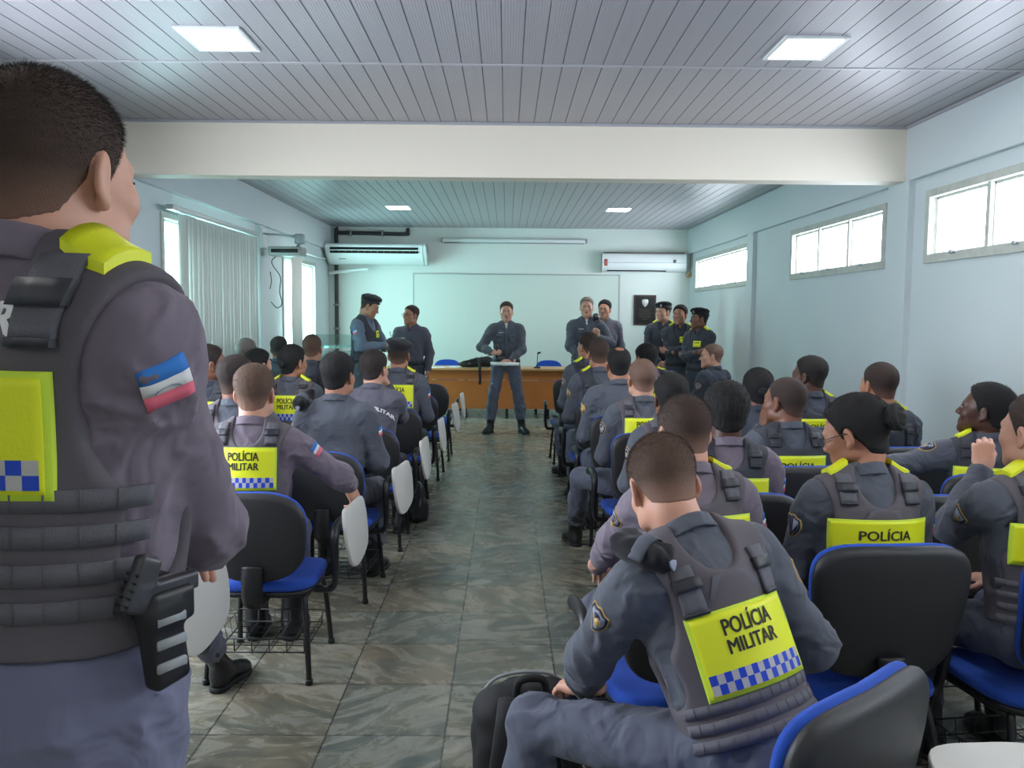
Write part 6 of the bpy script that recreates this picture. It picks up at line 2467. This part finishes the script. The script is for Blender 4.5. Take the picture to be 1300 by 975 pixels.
# backpacks on the floor
def backpack(loc, rz, label, k=1.0):
    t = thing('backpack', label, 'backpack', loc, rad(rz))
    V, F = blob([(rbox((0, 0, 0.20), (0.145, 0.085, 0.195), 0.07), 0), (ell((0, 0.0, 0.36), (0.12, 0.075, 0.06)), 0.05), (rbox((0, 0.085, 0.13), (0.12, 0.05, 0.11), 0.045), 0.02)],
                (-0.2, -0.14, -0.01), (0.2, 0.18, 0.46), 0.008, 0.007, 0.10, 5, (lambda x, y, z: 0.003 - z,), 0.012)
    Geo().add(V * A(k, k, k), F).build('main_pouch', M_BAG, t)
    for sx in (-1, 1):
        st = smooth_path([(sx * 0.06, -0.06, 0.40), (sx * 0.075, -0.125, 0.37), (sx * 0.095, -0.15, 0.25), (sx * 0.10, -0.12, 0.12), (sx * 0.10, -0.085, 0.06)], 5) * k
        g = Geo().add(*tube(st, 0.030 * k, 10, flat=0.32))
        so = g.build('shoulder_strap', M_BAG, t)
        Geo().add(*box(sx * 0.098 * k - .024, sx * 0.098 * k + .024, -0.162 * k, -0.135 * k, 0.20 * k, 0.235 * k, 0.004)).build('buckle', M_BLACK, so)
    Geo().add(*tube(smooth_path([(-0.04, -0.05, 0.40), (-0.03, -0.06, 0.45), (0.03, -0.06, 0.45), (0.04, -0.05, 0.40)], 5) * k, 0.011 * k, 8)).build('carry_handle', M_BAG, t)
    zp_ = smooth_path([(-0.135, 0.02, 0.18), (-0.125, 0.03, 0.33), (-0.07, 0.045, 0.405), (0.07, 0.045, 0.405), (0.125, 0.03, 0.33), (0.135, 0.02, 0.18)], 6)
    Geo().add(*tube(zp_ * k * A(1.06, 1.2, 1.02), 0.005 * k, 6)).build('zipper', M_GREYP, t)
    return t


backpack((0.075, 2.55, 0.0), 8, 'black backpack on the floor next to the nearest leaning man', 1.12)
backpack((-0.70, 6.50, 0.0), -70, 'black backpack on the floor of the left aisle edge among white tablets', 0.72)

# holster on the standing man's right hip
hp = to_world(N, (0.235, -0.03, 1.205))
ht = thing('holster', 'black pistol holster on the standing man\'s right hip', 'holster', hp, rad(N['yaw'] - 10))
ht.scale = (0.68, 0.68, 0.68)
V, F = blob([(rbox((0, 0, -0.05), (0.022, 0.042, 0.085), 0.014, RX(rad(8))), 0), (rbox((0, 0.012, 0.02), (0.024, 0.05, 0.035), 0.012), 0.015)], (-0.06, -0.09, -0.17), (0.06, 0.12, 0.1), 0.004)
Geo().add(V, F).build('holster_shell', M_BLACK, ht)
V, F = blob([(rbox((0, -0.045, 0.075), (0.015, 0.026, 0.055), 0.011, RX(rad(-24))), 0), (rbox((0, 0.01, 0.055), (0.013, 0.07, 0.018), 0.006), 0.01)], (-0.05, -0.13, -0.02), (0.05, 0.12, 0.16), 0.0035)
pg = Geo().add(V, F).build('pistol_grip', mat('gunmetal', srgb(66, 66, 70), 0.4, metallic=0.3), ht)
g = Geo()
for i in range(6):
    g.add(*box(-0.0165, 0.0165, -0.092 + i * 0.006, -0.089 + i * 0.006, 0.03 + i * 0.013, 0.036 + i * 0.013, 0.001))
g.build('grip_ribs', M_BLACK, pg)
Geo().add(*box(-0.05, -0.018, -0.03, 0.04, -0.01, 0.075, 0.006)).build('belt_loop', M_BLACK, ht)
g = Geo()
for zz in (-0.10, -0.055, -0.01):
    g.add(*box(0.018, 0.027, -0.03, 0.034, zz, zz + 0.02, 0.004))
g.build('retention_strap', M_GREYP, ht)
Geo().add(*tube(smooth_path([(0, -0.01, 0.035), (0, -0.015, 0.0), (0, 0.02, -0.012), (0, 0.045, 0.01), (0, 0.04, 0.04)], 5), 0.004, 6)).build('trigger_guard', M_BLACK, ht)


# folded berets tucked under shoulder straps
def folded_beret(info, p, rot, label, sc=1.0):
    t = thing('folded_beret', label, 'beret', to_world(info, np.asarray(p)), 0)
    V, F = blob([(ell((0, 0, 0), (0.045, 0.088, 0.032)), 0), (cone((0.012, -0.06, 0.02), (0.012, 0.06, 0.02), 0.02, 0.02), 0.02), (cone((-0.016, -0.06, 0.02), (-0.016, 0.06, 0.016), 0.018, 0.018), 0.008)],
                (-0.09, -0.13, -0.08), (0.09, 0.13, 0.08), 0.0045, 0.003, 0.06, 4, (), 0.006)
    Rw = info['Rb'] @ info['Rt'] @ rot
    Geo().add(V @ Rw.T * sc, F).build('felt_cap', M_BERET, t)
    V, F = slab(SHIELD * 0.022, 0, 0.005, 0.0015)
    Geo().add((V @ RX(rad(72)).T + A(0.004, -0.088, 0.004)) @ Rw.T * sc, F).build('badge', M_EMB, t)
    Geo().add((tube(smooth_path([(-0.05, -0.02, 0.0), (-0.02, -0.02, 0.043), (0.02, -0.02, 0.043), (0.05, -0.02, 0.0)], 5), 0.02, 8, flat=0.2)[0]) @ Rw.T * sc, tube(smooth_path([(-0.05, -0.02, 0.0), (-0.02, -0.02, 0.043), (0.02, -0.02, 0.043), (0.05, -0.02, 0.0)], 5), 0.02, 8, flat=0.2)[1]).build('loop', CLOTH['uniform'], t)
    return t


def tp(info, *p):
    return info['O'] + info['Rt'] @ A(*p) * info['s']


folded_beret(R1, tp(R1, -0.175, -0.075, 0.525), RZ(rad(20)) @ RX(rad(35)), 'black beret folded under the left shoulder strap of the nearest leaning man')
folded_beret(L3, tp(L3, -0.19, -0.03, 0.535), RZ(rad(-8)) @ RX(rad(30)), 'black beret folded on the left shoulder of the plain grey jacket', 1.1)
folded_beret(F4, tp(F4, -0.12, 0.02, 0.55), RZ(rad(180)) @ RX(rad(30)), 'black beret with light badge on the grey haired officer\'s shoulder', 0.95)

# things in the officers' hands
w_ = to_world(F3, F3['AR'][1][2] + A(-0.07, 0.06, 0.03))
t = thing('microphone', 'black hand microphone held at the chest of the speaking officer', 'microphone', w_, rad(180))
Geo().add(*tube([(0, 0, -0.10), (0, 0.0, 0.03)], [0.011, 0.014], 12)).build('handle', M_BLACK, t)
Geo().add(*ball((0, 0, 0.058), (0.024, 0.024, 0.03))).build('mic_head', mat('mic_grille', srgb(72, 72, 74), 0.4, metallic=0.6), t)
w_ = to_world(F3, F3['AR'][-1][2] + A(0.085, 0.045, -0.035))
o = Geo().add(*tube([(-0.2, 0, 0), (0.18, 0, 0.004)], 0.022, 14)).build('paper_roll', M_PAPER)
place(o, w_, rad(180))
tag(o, 'white rolled paper held level at the waist of the speaking officer', 'paper')
w_ = to_world(F1, (0.03, 0.475, 1.235))
t = thing('notepad', 'small notepad held by the officer writing beside the lectern', 'notepad', w_, rad(F1['yaw']))
Geo().add(*xf(box(-0.05, 0.05, -0.07, 0.07, -0.006, 0.006, 0.002), RX(rad(20))), smooth=False).build('cover', M_DARK, t)
Geo().add(*xf(box(-0.047, 0.047, -0.067, 0.067, 0.006, 0.010), RX(rad(20))), smooth=False).build('pages', M_PAPER, t)
o = Geo().add(*tube([(0, 0, 0), (0.02, -0.03, 0.13)], [0.002, 0.0045], 8)).build('pen', M_BLACK)
place(o, to_world(F1, (0.05, 0.44, 1.262)), rad(F1['yaw']))
tag(o, 'dark pen in the hand of the officer writing beside the lectern', 'pen')

# chair behind the camera whose tablet reaches into the picture
nc = chair('tall', (0.75, 1.12), 0, 'chair closest to the camera, only its white writing tablet shows at the bottom edge')
for c in nc.children:
    if c.name.startswith('writing_tablet'):
        outl = smooth_path([(-0.16, 0.02), (-0.14, -0.16), (-0.06, -0.20), (0.07, -0.16), (0.13, 0.0), (0.15, 0.25), (0.16, 0.46), (0.10, 0.575), (-0.02, 0.59), (-0.14, 0.56), (-0.18, 0.42), (-0.165, 0.2)], 5, True)
        if np.sum(outl[:, 0] * np.roll(outl[:, 1], -1) - np.roll(outl[:, 0], -1) * outl[:, 1]) < 0:
            outl = outl[::-1]
        V, F = slab(outl, 0.70, 0.718, 0.005)
        c.data = Geo().add(V + A(0.27, 0, 0), F).mesh('writing_tablet', M_TABLET)

# give every lecture chair its own place in the floor plan: lift nothing, rest on the feet
bpy.context.view_layer.update()
